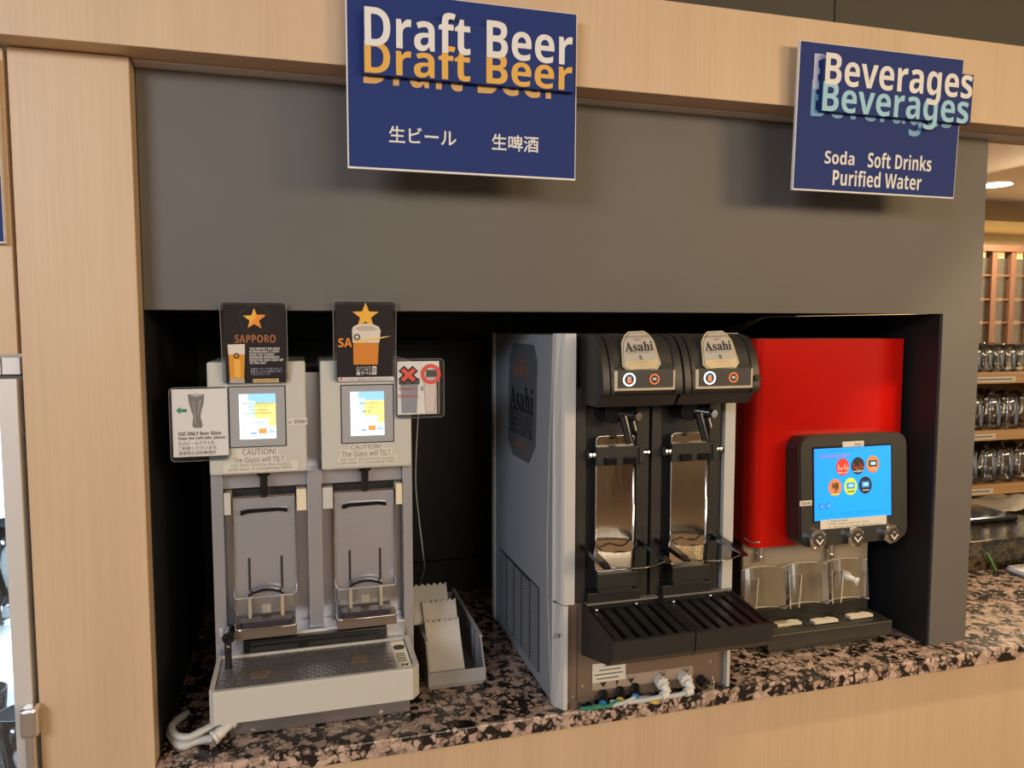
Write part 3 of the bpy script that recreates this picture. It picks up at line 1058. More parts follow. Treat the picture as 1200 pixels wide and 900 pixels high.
darkprint = mat('dark card print', (0.020, 0.018, 0.020), 0.3)
star_or = mat('star gold print', (0.80, 0.42, 0.06), 0.4)
rt = card('black beer poster card with gold star and small beer glass, over the left screen', (*c1(240, 69), *c1(470, 358)), (*c1(252, 80), *c1(463, 356)), darkprint, 9.0)
cring('ring_mark', mat('dim brass print', (0.06, 0.045, 0.035), 0.4), rt, 356, 130, 50, 52)
cstar(star_or, rt, 356, 129, 40, 2)
cpoly('star_shade', orange, rt, [(356, 129), (347, 139), (331, 162), (356, 146), (381, 162), (371, 133), (396, 114), (368, 113)], 3)
ct(BOLD('SAPPORO'), copper, rt, 287, 184, 430, 212)
cpoly('beer_glass_picture', amber, rt, [(265, 250), (322, 250), (318, 345), (269, 345)], 1)
cpoly('foam_picture', foam_ink, rt, [(262, 219), (322, 217), (322, 254), (264, 254)], 2)
cpoly('glass_foot_picture', mat('pale glass print', (0.42, 0.36, 0.30), 0.4), rt, [(269, 340), (319, 340), (321, 356), (267, 356)], 2)
cring('emblem_picture', ink, rt, 293, 258, 6, 10, 3)
cf('highlight_picture', mat('bright amber print', (0.78, 0.42, 0.08), 0.4), rt, 284, 272, 306, 336, 2)
for j, (s, e_) in enumerate((('THIS PERFECT BALANCE', 444), ('BETWEEN MALT & HOPS', 442), ('GIVES YOU A GREAT', 426), ('DRINKING EXPERIENCE', 442), ('FROM THE VERY FIRST SIP', 456), ('TO THE LAST.', 398))):
    ct(BOLD(s), white_ink, rt, 338, 229+10.2*j, e_, 237+10.2*j)
for j, (s, e_) in enumerate((('完璧なバランスの麦とホップ', 452), ('最初の一口から最後まで続く', 452), ('うまさをどうぞ。', 412))):
    ct(s, lav_ink, rt, 342, 301+9.5*j, e_, 308.5+9.5*j)
cf('gold_strip', mat('pale gold print', (0.60, 0.42, 0.20), 0.4), rt, 350, 341, 440, 354)
ct('MADE IN JAPAN', ink, rt, 356, 344, 434, 351, 3)

rt = card('glossy beer poster card with large foaming glass and gold star, over the right screen', (*c1(631, 66), *c1(849, 350)), (*c1(642, 80), *c1(838, 333)), darkprint, 9.0)
cf('caption_strip', paper, rt, 650, 335, 845, 349, 1)
cf('caption_mark', red_ink, rt, 656, 338, 663, 346, 2)
ct('サッポロビール株式会社  お酒は二十歳になってから', inkgrey, rt, 670, 339, 835, 346, 2)
cstar(star_or, rt, 742, 118, 47, 1)
cpoly('beer_picture', mat('orange beer print', (0.62, 0.22, 0.035), 0.4), rt, [(700, 195), (790, 195), (787, 290), (702, 290)], 1)
cpoly('foam_picture', foam_ink, rt, [(695, 168), (700, 155), (718, 147), (742, 144), (768, 147), (788, 156), (795, 170), (791, 212), (698, 212)], 2)
cpoly('foam_top_picture', mat('foam shade print', (0.50, 0.42, 0.34), 0.5), rt, [(704, 163), (722, 153), (764, 153), (786, 164), (766, 170), (722, 170)], 3)
cpoly('glint_picture', mat('gold glint print', (0.80, 0.55, 0.18), 0.3), rt, [(700, 205), (760, 196), (832, 188), (790, 199), (745, 206), (708, 214)], 3)
cring('emblem_picture', ink, rt, 713, 192, 7, 11, 4)
ct(BOLD('SA'), orange, rt, 648, 196, 696, 228)
ct('生ビール黒ラベル', white_ink, rt, 712, 304, 778, 312, bold=0.01)
ct('大人の☆生', white_ink, rt, 712, 296, 764, 303)
ct('黒ラベル', white_ink, rt, 712, 314, 768, 328, bold=0.02)
cf('seal', paper, rt, 768, 296, 783, 326, 1)
ct('生', ink, rt, 769, 301, 782, 318, 3)

rt = card('white laminated card with a grey glass and green arrow, left of the left screen', (*c1(57, 372), *c1(263, 630)), (*c1(66, 377), *c1(261, 614)), paper)
cpoly('arrow', green_ink, rt, [(78, 453), (94, 441), (94, 448), (117, 448), (117, 459), (94, 459), (94, 466)])
gl = mat('glass grey print', (0.16, 0.15, 0.14), 0.5)
cpoly('glass_picture', gl, rt, [(120, 396), (178, 396), (176, 425), (168, 455), (165, 475), (173, 505), (168, 514), (142, 514), (136, 505), (140, 475), (133, 455), (124, 425)])
cpoly('glass_highlight', mat('pale grey print', (0.42, 0.40, 0.38), 0.5), rt, [(126, 398), (150, 392), (174, 398), (150, 405)], 2)
cpoly('glass_highlight', mat('mid grey print', (0.27, 0.25, 0.24), 0.5), rt, [(137, 420), (143, 420), (150, 500), (145, 505)], 2)
cpoly('glass_highlight', mat('mid grey print', (0.27, 0.25, 0.24), 0.5), rt, [(160, 415), (168, 415), (158, 470), (154, 470)], 2)
for j, (s, e_) in enumerate((('USE ONLY Beer Glass', 238), ('from the Left side, please', 252), ('左のビールグラスを', 214), ('ご利用くださいませ。', 228), ('请使用左边的啤酒杯', 220))):
    ct(BOLD(s) if j < 2 else s, inkgrey, rt, 87, 526+17.2*j, e_, 540+17.2*j)

rt = card('laminated card with red cross and red circle above two glasses', (*c1(849, 272), *c1(1021, 478)), (*c1(857, 280), *c1(1004, 466)), paper)
cf('dark_picture', mat('dark photo print', (0.06, 0.055, 0.055), 0.4), rt, 862, 340, 935, 362, 1)
cpoly('glass_picture', mat('blue grey print', (0.22, 0.24, 0.28), 0.4), rt, [(868, 362), (930, 362), (925, 462), (872, 462)], 1)
cpoly('glass_picture', mat('pale grey print', (0.42, 0.40, 0.38), 0.5), rt, [(945, 330), (1000, 330), (992, 462), (955, 462)], 1)
cpoly('glass_picture', mat('rosy print', (0.55, 0.47, 0.44), 0.5), rt, [(953, 350), (990, 350), (985, 455), (958, 455)], 2)
cf('dark_picture', mat('dark photo print', (0.06, 0.055, 0.055), 0.4), rt, 995, 350, 1003, 466, 1)
cf('dark_picture', mat('dark photo print', (0.06, 0.055, 0.055), 0.4), rt, 958, 310, 996, 335, 2)
for g, m_, lv_ in ((9, ink, 2), (0, red_ink, 3)):
    for a_ in (1, -1):
        w_ = 7+g*0.7
        L_ = 28+g*0.55
        s_, c_ = math.sin(0.80)*a_, math.cos(0.80)
        cpoly('cross', m_, rt, [(895+(-w_*c_-L_*s_)*1.05, 328+(w_*s_*-1*-1-L_*c_)), (895+(w_*c_-L_*s_)*1.05, 328+(-w_*s_-L_*c_)), (895+(w_*c_+L_*s_)*1.05, 328+(-w_*s_+L_*c_)), (895+(-w_*c_+L_*s_)*1.05, 328+(w_*s_+L_*c_))], lv_+(a_ < 0)*0.3)
cring('circle', red_ink, rt, 974, 325, 22, 35, 3)
ct('Standard', red_ink, rt, 862, 369, 918, 381, 3)
ct('StandGlass', red_ink, rt, 858, 395, 930, 407, 3)
ct('S', ink, rt, 938, 368, 948, 382, 3)

# ================================================================== GREY BIN WITH WET TOWEL PACKETS
rt = thing('storage_bin', (0.28, 1.5, COUNTER), 'open grey plastic bin with sloping sides beside the ivory beer dispenser', 'bin')
bx0, bx1, by0, by1, z0 = 0.226, 0.338, 1.392, 1.70, COUNTER+0.001


def bin_side(x0, x1, top):
    pts = [(by0+0.006, z0), (by1-0.006, z0), (by1, top), (by0+0.030, top), (by0, 0.884), (by0+0.002, 0.862)]
    return prism(nb(), pts, 'x', x0, x1)


obj('side_wall', bin_side(bx0, bx0+0.003, 0.932), bin_grey, rt)
obj('side_wall', bin_side(bx1-0.003, bx1, 0.932), bin_grey, rt)
obj('back_wall', box(nb(), bx0+0.003, bx1-0.003, by1-0.007, by1-0.003, z0, 0.93), bin_grey, rt)
obj('front_wall', box(nb(), bx0-0.001, bx1+0.001, by0-0.003, by0, 0.859, 0.885, bev=0.001), mat('light grey bin lip', (0.40, 0.39, 0.39), 0.45), rt)
obj('floor_panel', box(nb(), bx0+0.003, bx1-0.003, by0+0.004, by1-0.008, z0, z0+0.004), bin_grey, rt)
obj('front_foot', box(nb(), bx0+0.002, bx1-0.004, by0+0.001, by0+0.0039, z0, 0.870), bin_grey, rt)
bm = nb()
box(bm, bx0-0.001, bx0+0.005, by0+0.030, by1, 0.932, 0.936)
box(bm, bx1-0.005, bx1+0.002, by0+0.030, by1, 0.932, 0.936)
obj('rim', bm, mat('light grey bin lip', (0.40, 0.39, 0.39), 0.45), rt)
for i in range(6):
    y = by0+0.055+0.04*i
    pbox('rib', bin_grey, rt, bx1-0.0055, bx1-0.003, y, y+0.004, z0+0.005, 0.930)


def packet(cx, w, y0, zb, y1, zt_, th, label, yaw=0.0):
    """flat wrapped towel leaning back, its upper end cut in zigzag"""
    bm = nb()
    L = math.hypot(y1-y0, zt_-zb)
    teeth = 6
    loops = []
    N = 24
    out = []
    for i in range(N+1):
        u = i/N
        out.append((-w/2+w*u, L+0.0028*(abs((u*teeth) % 1-0.5)*4-1)))
    pts = [(w/2, 0.0), (w/2*1.02, L*0.5)]
    ring_ = [(-w/2, 0.0)]+[(w/2, 0.0)]+[(w/2*0.985, L*0.5)]+out[::-1]+[(-w/2*0.985, L*0.5)]
    d = Vector((0, (y1-y0)/L, (zt_-zb)/L))
    nrm = Vector((0, -d.z, d.y))
    cen = Vector((cx, y0, zb))
    f, b_ = [], []
    inn = []
    for u, v in ring_:
        p = cen+Vector((u, 0, 0))+d*v
        f.append(bm.verts.new(p+nrm*0.0006))
        b_.append(bm.verts.new(p-nrm*0.0006))
        p2 = cen+Vector((u*0.88, 0, 0))+d*(L*0.06+v*0.84)
        inn.append((bm.verts.new(p2+nrm*th), bm.verts.new(p2-nrm*th*0.6)))
    n = len(ring_)
    for i in range(n):
        j = (i+1) % n
        bm.faces.new([f[i], f[j], b_[j], b_[i]])
        bm.faces.new([f[i], f[j], inn[j][0], inn[i][0]])
        bm.faces.new([b_[i], b_[j], inn[j][1], inn[i][1]])
    bm.faces.new([v[0] for v in inn])
    bm.faces.new([v[1] for v in inn])
    o = obj('towel_packet', bm, packet_m, loc=(cx, y0, zb), smooth=False)
    auto_smooth(o, 50)
    o.rotation_euler.z = yaw
    return tag(o, label, 'packet', 'wrapped wet towels in the grey bin')


packet(0.2665, 0.070, 1.408, 0.872, 1.470, 0.956, 0.003, 'lowest and frontmost white towel packet with zigzag edge in the grey bin')
packet(0.2665, 0.070, 1.452, 0.910, 1.502, 0.985, 0.003, 'middle white towel packet with zigzag edge in the grey bin')
packet(0.251, 0.076, 1.485, 0.945, 1.538, 1.008, 0.003, 'uppermost and rearmost white towel packet with zigzag edge in the grey bin')

# ================================================================== MIDDLE BEER DISPENSER (black front, two heads)
rt = thing('beer_dispenser', (0.62, 1.48, COUNTER), 'white-sided black-fronted beer dispenser with two curved hoods and black drip trays', 'beer dispenser')
AX0, AX1 = 0.437, 0.806
AZ1 = 1.535
bm = box(nb(), AX0, AX1, 1.300, 1.705, COUNTER+0.004, AZ1-0.002)
box(bm, AX0, AX0+0.018, 1.280, 1.300, COUNTER+0.004, AZ1-0.002)
box(bm, AX1-0.018, AX1, 1.280, 1.300, COUNTER+0.004, AZ1-0.002)
obj('cabinet', bm, side_shaded, rt)
obj('rear_trim', box(nb(), AX0-0.004, AX0+0.001, 1.690, 1.712, COUNTER+0.004, AZ1-0.001, bev=0.0015), greywhite, rt)


def post(sgn, xin, zs, name):
    """corner post: chamfered outside, set back a little towards its ends; xin = inner edge"""
    bm = nb()
    lv = []
    xi = AX0+0.001 if sgn < 0 else AX1-0.001
    xo = AX0-0.0008 if sgn < 0 else AX1+0.0008
    for z, yl in zs:
        pts = [(xi, yl), (xo, yl), (xo-sgn*0.003, yl-0.012), (xo-sgn*0.010, 1.258), (xo-sgn*0.014, 1.252), (xin, 1.250), (xin, 1.2795), (xi, 1.2795)]
        lv.append([bm.verts.new((*p_, z)) for p_ in pts])
    n = 8
    for a_, b_ in zip(lv, lv[1:]):
        for i in range(n):
            bm.faces.new([a_[i], a_[(i+1) % n], b_[(i+1) % n], b_[i]])
    bm.faces.new(lv[0])
    bm.faces.new(lv[-1])
    return obj(name, bm, greywhite, rt)


up = [(1.047, 1.306), (1.15, 1.309), (1.30, 1.300), (1.42, 1.288), (AZ1+0.001, 1.279)]
lo = [(COUNTER+0.001, 1.281), (0.93, 1.290), (1.045, 1.306)]
post(-1, 0.470, up, 'upper_corner_post')
post(-1, 0.4575, lo, 'lower_corner_post')
post(1, 0.770, up, 'upper_corner_post')
post(1, 0.785, lo, 'lower_corner_post')
# side emblem (long octagon) with lettering and the louvred vent
XS = AX0
SIDE = Matrix(((0, 1, 0, 0), (-1, 0, 0, 0), (0, 0, 1, 0), (0, 0, 0, 1)))   # (u, y, z) with u = -Y  ->  X from y, Y from -u


def sd(px, py):
    p = at_x(px, py, XS)
    return (-p.y, p.z)


def sflat(name, m, poly, lv, par):
    # polygon in (u = -Y, z); front face towards -X
    xx = XS-0.0004-0.0004*lv
    return obj(name, prism(nb(), [(-u, z) for u, z in poly], 'x', xx, xx+0.0005), m, par)


def stext(s, m, x0, y0, x1, y1, lv, par, bold=0.0):
    a_, b_ = sd(x0, (y0+y1)/2), sd(x1, (y0+y1)/2)
    zt_, zb_ = sd((x0+x1)/2, y0)[1], sd((x0+x1)/2, y1)[1]
    return text(s, m, par, a_[0], b_[0], zb_, zt_, XS-0.0004-0.0004*lv, M=SIDE, bold=bold)


E_ = [sd(602, 402), sd(626, 404), sd(630, 424), sd(628, 524), sd(620, 543), sd(602, 533), sd(596, 516), sd(597, 420)]
em = sflat('side_emblem', mat('dark grey emblem', (0.105, 0.11, 0.12), 0.4), E_, 1, rt)
stext('THE', copper, 607.5, 419, 617, 425, 3, em)
stext(SERIF('DRY'), copper, 603, 428, 622, 441, 3, em)
stext(SERIF('Asahi'), ink, 598.5, 452, 625.5, 483, 3, em, 0.01)
for j in range(4):
    stext(('BEER FOR ALL SEASONS', 'THE BEER FOR ALL PEOPLE', 'BREWED WITH PURE MALT', 'AND HOPS SINCE 1889')[j], ink, 599, 483.5+7*j, 624.5, 489.5+7*j, 3, em)
stext('SUPER', copper, 602, 519, 619, 526, 3, em)
# vent: thin slats in five columns, over a flat dark field painting the shade between them
va, vb_, vc_, vd = at_x(586.5, 642, XS), at_x(633, 690, XS), at_x(636.5, 803, XS), at_x(585.5, 728, XS)
Yf, Yb = vb_.y+0.004, va.y
ztf, ztb, zbt = vb_.z, va.z, 0.876
obj('vent_field', prism(nb(), [(Yf, zbt), (Yb, zbt), (Yb, ztb), (Yf, ztf)], 'x', XS-0.0008, XS+0.001), mat('vent shadow', (0.035, 0.036, 0.04), 0.6), rt)
bm = nb()
ncol = 5
nrow = 27
dz = (ztb-zbt)/nrow
for i in range(ncol):
    ya = Yf+(Yb-Yf)*i/ncol+0.006
    yb = Yf+(Yb-Yf)*(i+1)/ncol-0.004
    zmax = ztf+(ztb-ztf)*((ya+yb)/2-Yf)/(Yb-Yf)
    for j in range(nrow):
        z = zbt+0.004+dz*j
        if z+dz > zmax:
            break
        prism(bm, [(XS-0.0009, z), (XS-0.0019, z+dz*0.04), (XS-0.0019, z+dz*0.30), (XS-0.0009, z+dz*0.42)], 'y', ya, yb)
vs = obj('vent_slats', bm, side_shaded, rt)
vs['kind'] = 'stuff'
# arrow note on the lower post
a_ = at_y(648, 746, 1.2505)
text('電源', ink, rt, a_.x+0.001, a_.x+0.010, a_.z+0.001, a_.z+0.006, 1.2495)
flat('note_underline', ink, rt, q(a_.x-0.0015, a_.x+0.0105, a_.z-0.002, a_.z-0.001), 1.2496)
flat('arrow_mark', ink, rt, [(a_.x+0.011, a_.z-0.003), (a_.x+0.0145, a_.z+0.001), (a_.x+0.011, a_.z+0.005)], 1.2496)
# lower steel front with labels, fittings and hoses
obj('lower_front', box(nb(), 0.4580, 0.7845, 1.262, 1.298, COUNTER+0.006, 1.044), tan_steel, rt)
pbox('fold_line', ink, rt, 0.4795, 0.4803, 1.2612, 1.2622, COUNTER+0.008, 1.04)
for px, py in ((671, 817), (682, 804), (832, 775)):
    p = at_y(px, py, 1.261)
    obj('screw', cyl(nb(), (p.x, 1.2625, p.z), (p.x, 1.2598, p.z), 0.0035, 0.003, 10), chrome, rt)
r = rect_y(694, 776, 733, 798, 1.2615)
lb = flat('rating_label', papersh, rt, q(*r), 1.2606, t=0.0005)
for j, (a0, a1) in enumerate(((0.35, 0.7), (0.2, 0.85), (0.06, 0.92), (0.12, 0.8))):      # print too small to read
    W_, H_ = r[1]-r[0], r[3]-r[2]
    flat('print_line', inkgrey, lb, q(r[0]+a0*W_, r[0]+a1*W_, r[3]-H_*(0.18+0.22*j), r[3]-H_*(0.12+0.22*j)), 1.2602, t=0.0003)
r0 = at_y(694, 803, 1.2613)
r1_ = at_y(812, 790, 1.2613)
lb = flat('fitting_label', mat('tan label', (0.33, 0.25, 0.19), 0.5), rt, q(r0.x, r1_.x, r0.z-0.011, r0.z+0.011), 1.2612, t=0.0006)
for px, w_ in ((707, 0.007), (723, 0.0035), (739.5, 0.007), (777, 0.0045), (804, 0.0045)):
    p = at_y(px, 800, 1.2612)
    zc = r0.z
    flat('arrow_mark', ink, lb, [(p.x-w_, zc+0.003), (p.x, zc-0.007), (p.x+w_, zc+0.003)], 1.2608)
    text('ビール' if w_ > 0.005 else '排水', ink, lb, p.x-0.008, p.x+0.008, zc+0.004, zc+0.0085, 1.2608)
dgreen = mat('green tube', (0.02, 0.20, 0.13), 0.3)
for i, (px, py) in enumerate(((706, 823), (726, 819), (744, 815))):
    p = at_y(px, py, 1.245)
    bm = nb()
    cyl(bm, (p.x+0.008, 1.2615, p.z+0.010), (p.x, 1.243, p.z), 0.0085, 0.0075, 14)
    cyl(bm, (p.x+0.003, 1.250, p.z+0.004), (p.x+0.001, 1.246, p.z+0.001), 0.0105, 0.0105, 14)
    auto_smooth(obj('tube_fitting', bm, blackg, rt))
    obj('fitting_ring', cyl(nb(), (p.x, 1.2435, p.z), (p.x-0.0015, 1.2405, p.z-0.0015), 0.0072, n=14), mat('blue ring', (0.03, 0.22, 0.55), 0.4) if i != 1 else mat('amber ring', (0.6, 0.4, 0.05), 0.4), rt)
    obj('beverage_tube', tube(nb(), [(p.x-0.001, 1.241, p.z-0.001), (p.x-0.018-0.01*i, 1.2355, COUNTER+0.006), (p.x-0.045-0.02*i, 1.2425, COUNTER+0.0045)], 0.0036, 10, 6), dgreen if i < 2 else rubber_grey, rt, smooth=True)
for px, py in ((781, 813), (809, 807)):
    p = at_y(px, py, 1.237)
    p.z = max(p.z, COUNTER+0.0205)
    bm = nb()
    cyl(bm, (p.x-0.004, 1.2615, p.z+0.008), (p.x-0.003, 1.245, p.z+0.007), 0.0105, 0.0105, 16)
    for k in range(8):
        a0 = 2*PI*k/8
        cyl(bm, (p.x-0.003+0.0105*math.cos(a0), 1.258, p.z+0.007+0.0105*math.sin(a0)), (p.x-0.003+0.0105*math.cos(a0), 1.2445, p.z+0.007+0.0105*math.sin(a0)), 0.0024, n=8)
    cyl(bm, (p.x-0.002, 1.246, p.z+0.004), (p.x+0.002, 1.236, p.z-0.008), 0.0095, 0.0085, 14)
    cyl(bm, (p.x+0.002, 1.236, p.z-0.008), (p.x-0.012, 1.234, p.z-0.010), 0.0085, 0.008, 14)
    auto_smooth(obj('drain_fitting', bm, white_pl, rt))
    obj('drain_hose', tube(nb(), [(p.x-0.010, 1.234, p.z-0.010), (p.x-0.03, 1.234, COUNTER+0.008), (p.x-0.07, 1.238, COUNTER+0.006), (p.x-0.11, 1.247, COUNTER+0.0055)], 0.0048, 10, 5), rubber_grey, rt, smooth=True)
p = at_y(769, 829, 1.225)
obj('hose_tag', box(nb(), p.x-0.008, p.x+0.008, 1.230, 1.239, COUNTER+0.001, COUNTER+0.004), mat('yellow tag', (0.65, 0.48, 0.02), 0.5), rt)
p = at_y(826, 801, 1.25)
bm = nb()
cyl(bm, (p.x-0.004, 1.2615, p.z+0.004), (p.x, 1.244, p.z), 0.0105, 0.0105, 16)
auto_smooth(obj('knob', bm, blackg, rt))
p = at_y(833, 804, 1.24)
obj('knob_pin', cyl(nb(), (p.x-0.003, 1.246, p.z), (p.x+0.001, 1.238, p.z), 0.0035, n=10), chrome, rt)
bm = nb()
for k in range(9):
    bmesh.ops.create_uvsphere(bm, u_segments=8, v_segments=6, radius=0.0017, matrix=Matrix.Translation((p.x+0.010+0.002*math.sin(k*0.6), 1.252-0.0008*k, max(COUNTER+0.003, p.z+0.012-0.0030*k))))
obj('bead_chain', bm, chrome, rt, smooth=True)


def curve(poly, i0, i1, n=4):
    """round the corners i0..i1 of a polygon with a spline"""
    out = list(poly[:i0])
    for i in range(i0, i1):
        p0, p1, p2, p3 = [Vector(poly[min(max(j, i0), i1)]) for j in (i-1, i, i+1, i+2)]
        for k in range(n):
            t = k/n
            v = 0.5*((2*p1)+(-p0+p2)*t+(2*p0-5*p1+4*p2-p3)*t*t+(-p0+3*p1-3*p2+p3)*t**3)
            out.append((v.x, v.y))
    return out+list(poly[i1:])


# black front panels, each with two raised ribs and a dark channel
MOD = [(0.4720, 0.6190), (0.6215, 0.7690)]
for k, (m0, m1) in enumerate(MOD):
    pb = obj('front_panel', box(nb(), m0, m1, 1.272, 1.2985, 1.046, AZ1-0.002, bev=0.001), charcoal, rt)
    pbox('rib', charcoal, pb, m0+0.001, m0+0.022, 1.258, 1.272, 1.046, 1.44, bev=0.002)
    pbox('rib', charcoal, pb, m1-0.028, m1-0.001, 1.258, 1.272, 1.046, 1.44, bev=0.002)
    # polished tilt plate with black clamp
    w0 = 0.5095+0.149*k
    w1 = w0+0.0745
    tp = obj('tilt_plate', prism(nb(), rrect(w0, w1, 1.104, 1.352, 0.008), 'y', 1.251, 1.254), mirror, rt)
    bm = nb()
    pts = [(u, 1.2495, z) for u, z in rrect(w0, w1, 1.104, 1.352, 0.008)]
    tube(bm, pts+[pts[0]], 0.0013, 8, 1)
    obj('plate_rim', bm, chrome, tp, smooth=True)
    bm = nb()
    box(bm, w0-0.004, w1+0.013, 1.240, 1.2505, 1.300, 1.334, bev=0.0015)
    box(bm, w1+0.004, w1+0.013, 1.236, 1.2505, 1.302, 1.330, bev=0.001)
    cl = obj('clamp', bm, charcoal, rt)
    for dx in (0.012, 0.050):
        prism_b = nb()
        prism(prism_b, q(w0+dx, w0+dx+0.022, 1.302, 1.315), 'y', 1.2335, 1.2402, bev=0.0015)
        obj('clamp_lug', prism_b, blackg, cl)
    for s, xx in ((-1, w0-0.004), (1, w1+0.013)):
        bm = nb()
        cyl(bm, (xx, 1.246, 1.320), (xx+s*0.010, 1.246, 1.320), 0.004, n=12)
        cyl(bm, (xx+s*0.009, 1.246, 1.320), (xx+s*0.013, 1.246, 1.320), 0.0085 if s < 0 else 0.0062, n=14)
        if s < 0:
            cyl(bm, (xx-0.002, 1.246, 1.320), (xx-0.006, 1.246, 1.320), 0.0078, n=14)
        obj('clamp_screw', bm, chrome, cl)
    pbox('plate_foot', charcoal, rt, w0-0.001, w1+0.003, 1.236, 1.2575, 1.075, 1.1035, bev=0.0015)
    pbox('lower_step', black, rt, w0-0.016, w1+0.012, 1.245, 1.2718, 1.0465, 1.066, bev=0.001)
    pbox('lower_step', charcoal, rt, w0+0.004, w1-0.004, 1.241, 1.2575, 1.066, 1.0749)
    # glass rest: two black arms and a smoked clear shelf with a curved front edge
    xl, xr = w0-0.020, w1+0.014
    zA = 1.150
    for s, xx in ((-1, xl), (1, xr)):
        bm = nb()
        prism(bm, [(1.258, zA-0.004), (1.258, zA+0.006), (1.225, zA+0.006), (1.165, zA+0.001), (1.145, zA-0.003), (1.147, zA-0.007), (1.17, zA-0.007), (1.225, zA-0.004)], 'x', xx-0.006+(0.004 if s > 0 else 0), xx+0.006+(0.004 if s > 0 else 0))
        obj('rest_arm', bm, blackg, rt)
    bm = nb()
    arc = []
    for i in range(13):
        u = i/12
        arc.append((xl+(xr-xl)*u, 1.150-0.020*math.sin(PI*u)))
    prism(bm, [(xl, 1.235), ]+arc+[(xr, 1.235)]+[(xl+(xr-xl)*(1-i/8), 1.235-0.030*math.sin(PI*i/8)) for i in range(1, 8)], 'z', -0.0012, 0.0012)
    Mr = Matrix.Translation((0, 1.235, zA+0.0005)) @ Matrix.Rotation(math.radians(2.5), 4, 'X') @ Matrix.Translation((0, -1.235, 0))
    obj('glass_rest', bm, smoke, rt, M=Mr)
    bm = tube(nb(), [Mr @ Vector((x_, y_, 0)) for x_, y_ in arc], 0.0011, 8, 2)
    obj('rest_edge', bm, clear_mat('pale edge', (0.5, 0.5, 0.5), 0.35, 0.1) if 'pale edge' not in MATS else MATS['pale edge'], rt, smooth=True)
    bm = tube(nb(), [(w0-0.002, 1.238, 1.158), (w0+0.012, 1.232, 1.142), ((w0+w1)/2, 1.226, 1.146), (w1-0.012, 1.232, 1.142), (w1+0.002, 1.238, 1.158)], 0.0016, 8, 5)
    obj('rest_spring', bm, blackg, rt, smooth=True)
    # tap: black body, two nozzles, silver knob
    cx_ = w0+0.036
    bm = nb()
    cyl(bm, (cx_-0.012, 1.272, 1.398), (cx_-0.012, 1.225, 1.396), 0.022, 0.019, 18)
    cyl(bm, (cx_-0.004, 1.240, 1.395), (cx_+0.022, 1.215, 1.392), 0.012, 0.010, 16)
    cyl(bm, (cx_+0.004, 1.222, 1.390), (cx_+0.012, 1.212, 1.342), 0.0085, 0.0065, 14)
    cyl(bm, (cx_+0.020, 1.222, 1.388), (cx_+0.024, 1.216, 1.364), 0.0055, 0.005, 12)
    auto_smooth(obj('tap', bm, blackg, rt))
    obj('tap_knob', cyl(nb(), (cx_+0.022, 1.216, 1.392), (cx_+0.025, 1.204, 1.391), 0.0078, 0.0072, 16), chrome, rt)
    # hood
    h0, h1 = (0.4835, 0.6275) if k == 0 else (0.6335, 0.7775)
    prof = [(1.2715, AZ1-0.003), (1.222, AZ1-0.003), (1.196, 1.526), (1.178, 1.508), (1.168, 1.486), (1.162, 1.462), (1.160, 1.442), (1.163, 1.436), (1.172, 1.432), (1.186, 1.412), (1.2715, 1.412)]
    hd = obj('hood', prism(nb(), prof, 'x', h0, h1), charcoal, rt)
    outer_ = [(1.2715, AZ1), (1.220, AZ1), (1.193, 1.529), (1.174, 1.510), (1.163, 1.487), (1.157, 1.463), (1.155, 1.441), (1.158, 1.434), (1.2715, 1.434)]
    for x0_, x1_ in ((h0-0.0008, h0+0.011), (h0+0.014, h0+0.021), (h1-0.013, h1+0.0008)):
        auto_smooth(obj('hood_arch', prism(nb(), curve(outer_, 1, 7), 'x', x0_, x1_), charcoal, hd), 40)
    plate = [(1.2715, AZ1-0.001), (1.221, AZ1-0.001), (1.1945, 1.5275), (1.1758, 1.509), (1.1655, 1.4865), (1.1600, 1.4755), (1.170, 1.4755), (1.2715, 1.4755)]
    auto_smooth(obj('hood_cover', prism(nb(), curve(plate, 1, 5), 'x', h0+0.021, h1-0.013), mat('soft black cover', (0.028, 0.026, 0.024), 0.5), hd), 40)
    c0, c1x = h0+0.018, h1-0.0145
    cp = pbox('control_panel', mat('cream panel frame', (0.52, 0.45, 0.33), 0.35, 0.3), rt, c0, c1x, 1.1535, 1.165, 1.4415, 1.4755, bev=0.0008)
    pbox('panel_face', mat('panel face', (0.045, 0.042, 0.04), 0.35), cp, c0+0.006, c1x-0.0045, 1.1525, 1.1545, 1.4462, 1.4765)
    for dx, m_, rr in ((0.026, e_ring, 0.0112), (0.072, e_oring, 0.0088)):
        bx_, bz_ = c0+dx, 1.4605
        obj('button_ring', ring(nb(), bx_, bz_, rr*0.80, rr, 1.1512, 1.1526), m_, cp)
        obj('button_face', cyl(nb(), (bx_, 1.1526, bz_), (bx_, 1.1518, bz_), rr*0.72, n=20), mat('button face', (0.05, 0.06, 0.075), 0.3), cp)
        if m_ is e_ring:
            flat('button_icon', e_oring, cp, q(bx_-0.0035, bx_+0.0035, bz_-0.0055, bz_+0.001), 1.1513)
            flat('button_icon', lav_ink, cp, q(bx_-0.0035, bx_+0.0035, bz_+0.001, bz_+0.005), 1.1513)
        else:
            flat('button_icon', white_ink, cp, q(bx_-0.003, bx_+0.003, bz_-0.0015, bz_+0.0022), 1.1513)
    if k == 1:
        obj('side_lock', cyl(nb(), (h1-0.006, 1.1545, 1.459), (h1-0.006, 1.1495, 1.459), 0.0055, n=16), chrome, cp)
    # badge: tall cut-corner plate leaning back over the hood
    ox, oz, oy = (h0+h1)/2-0.002, 1.4745, 1.1590
    Mb = Matrix.Translation((ox, oy-0.004, oz)) @ Matrix.Rotation(math.radians(-19), 4, 'X') @ Matrix.Rotation(math.radians(-2.5), 4, 'Y')
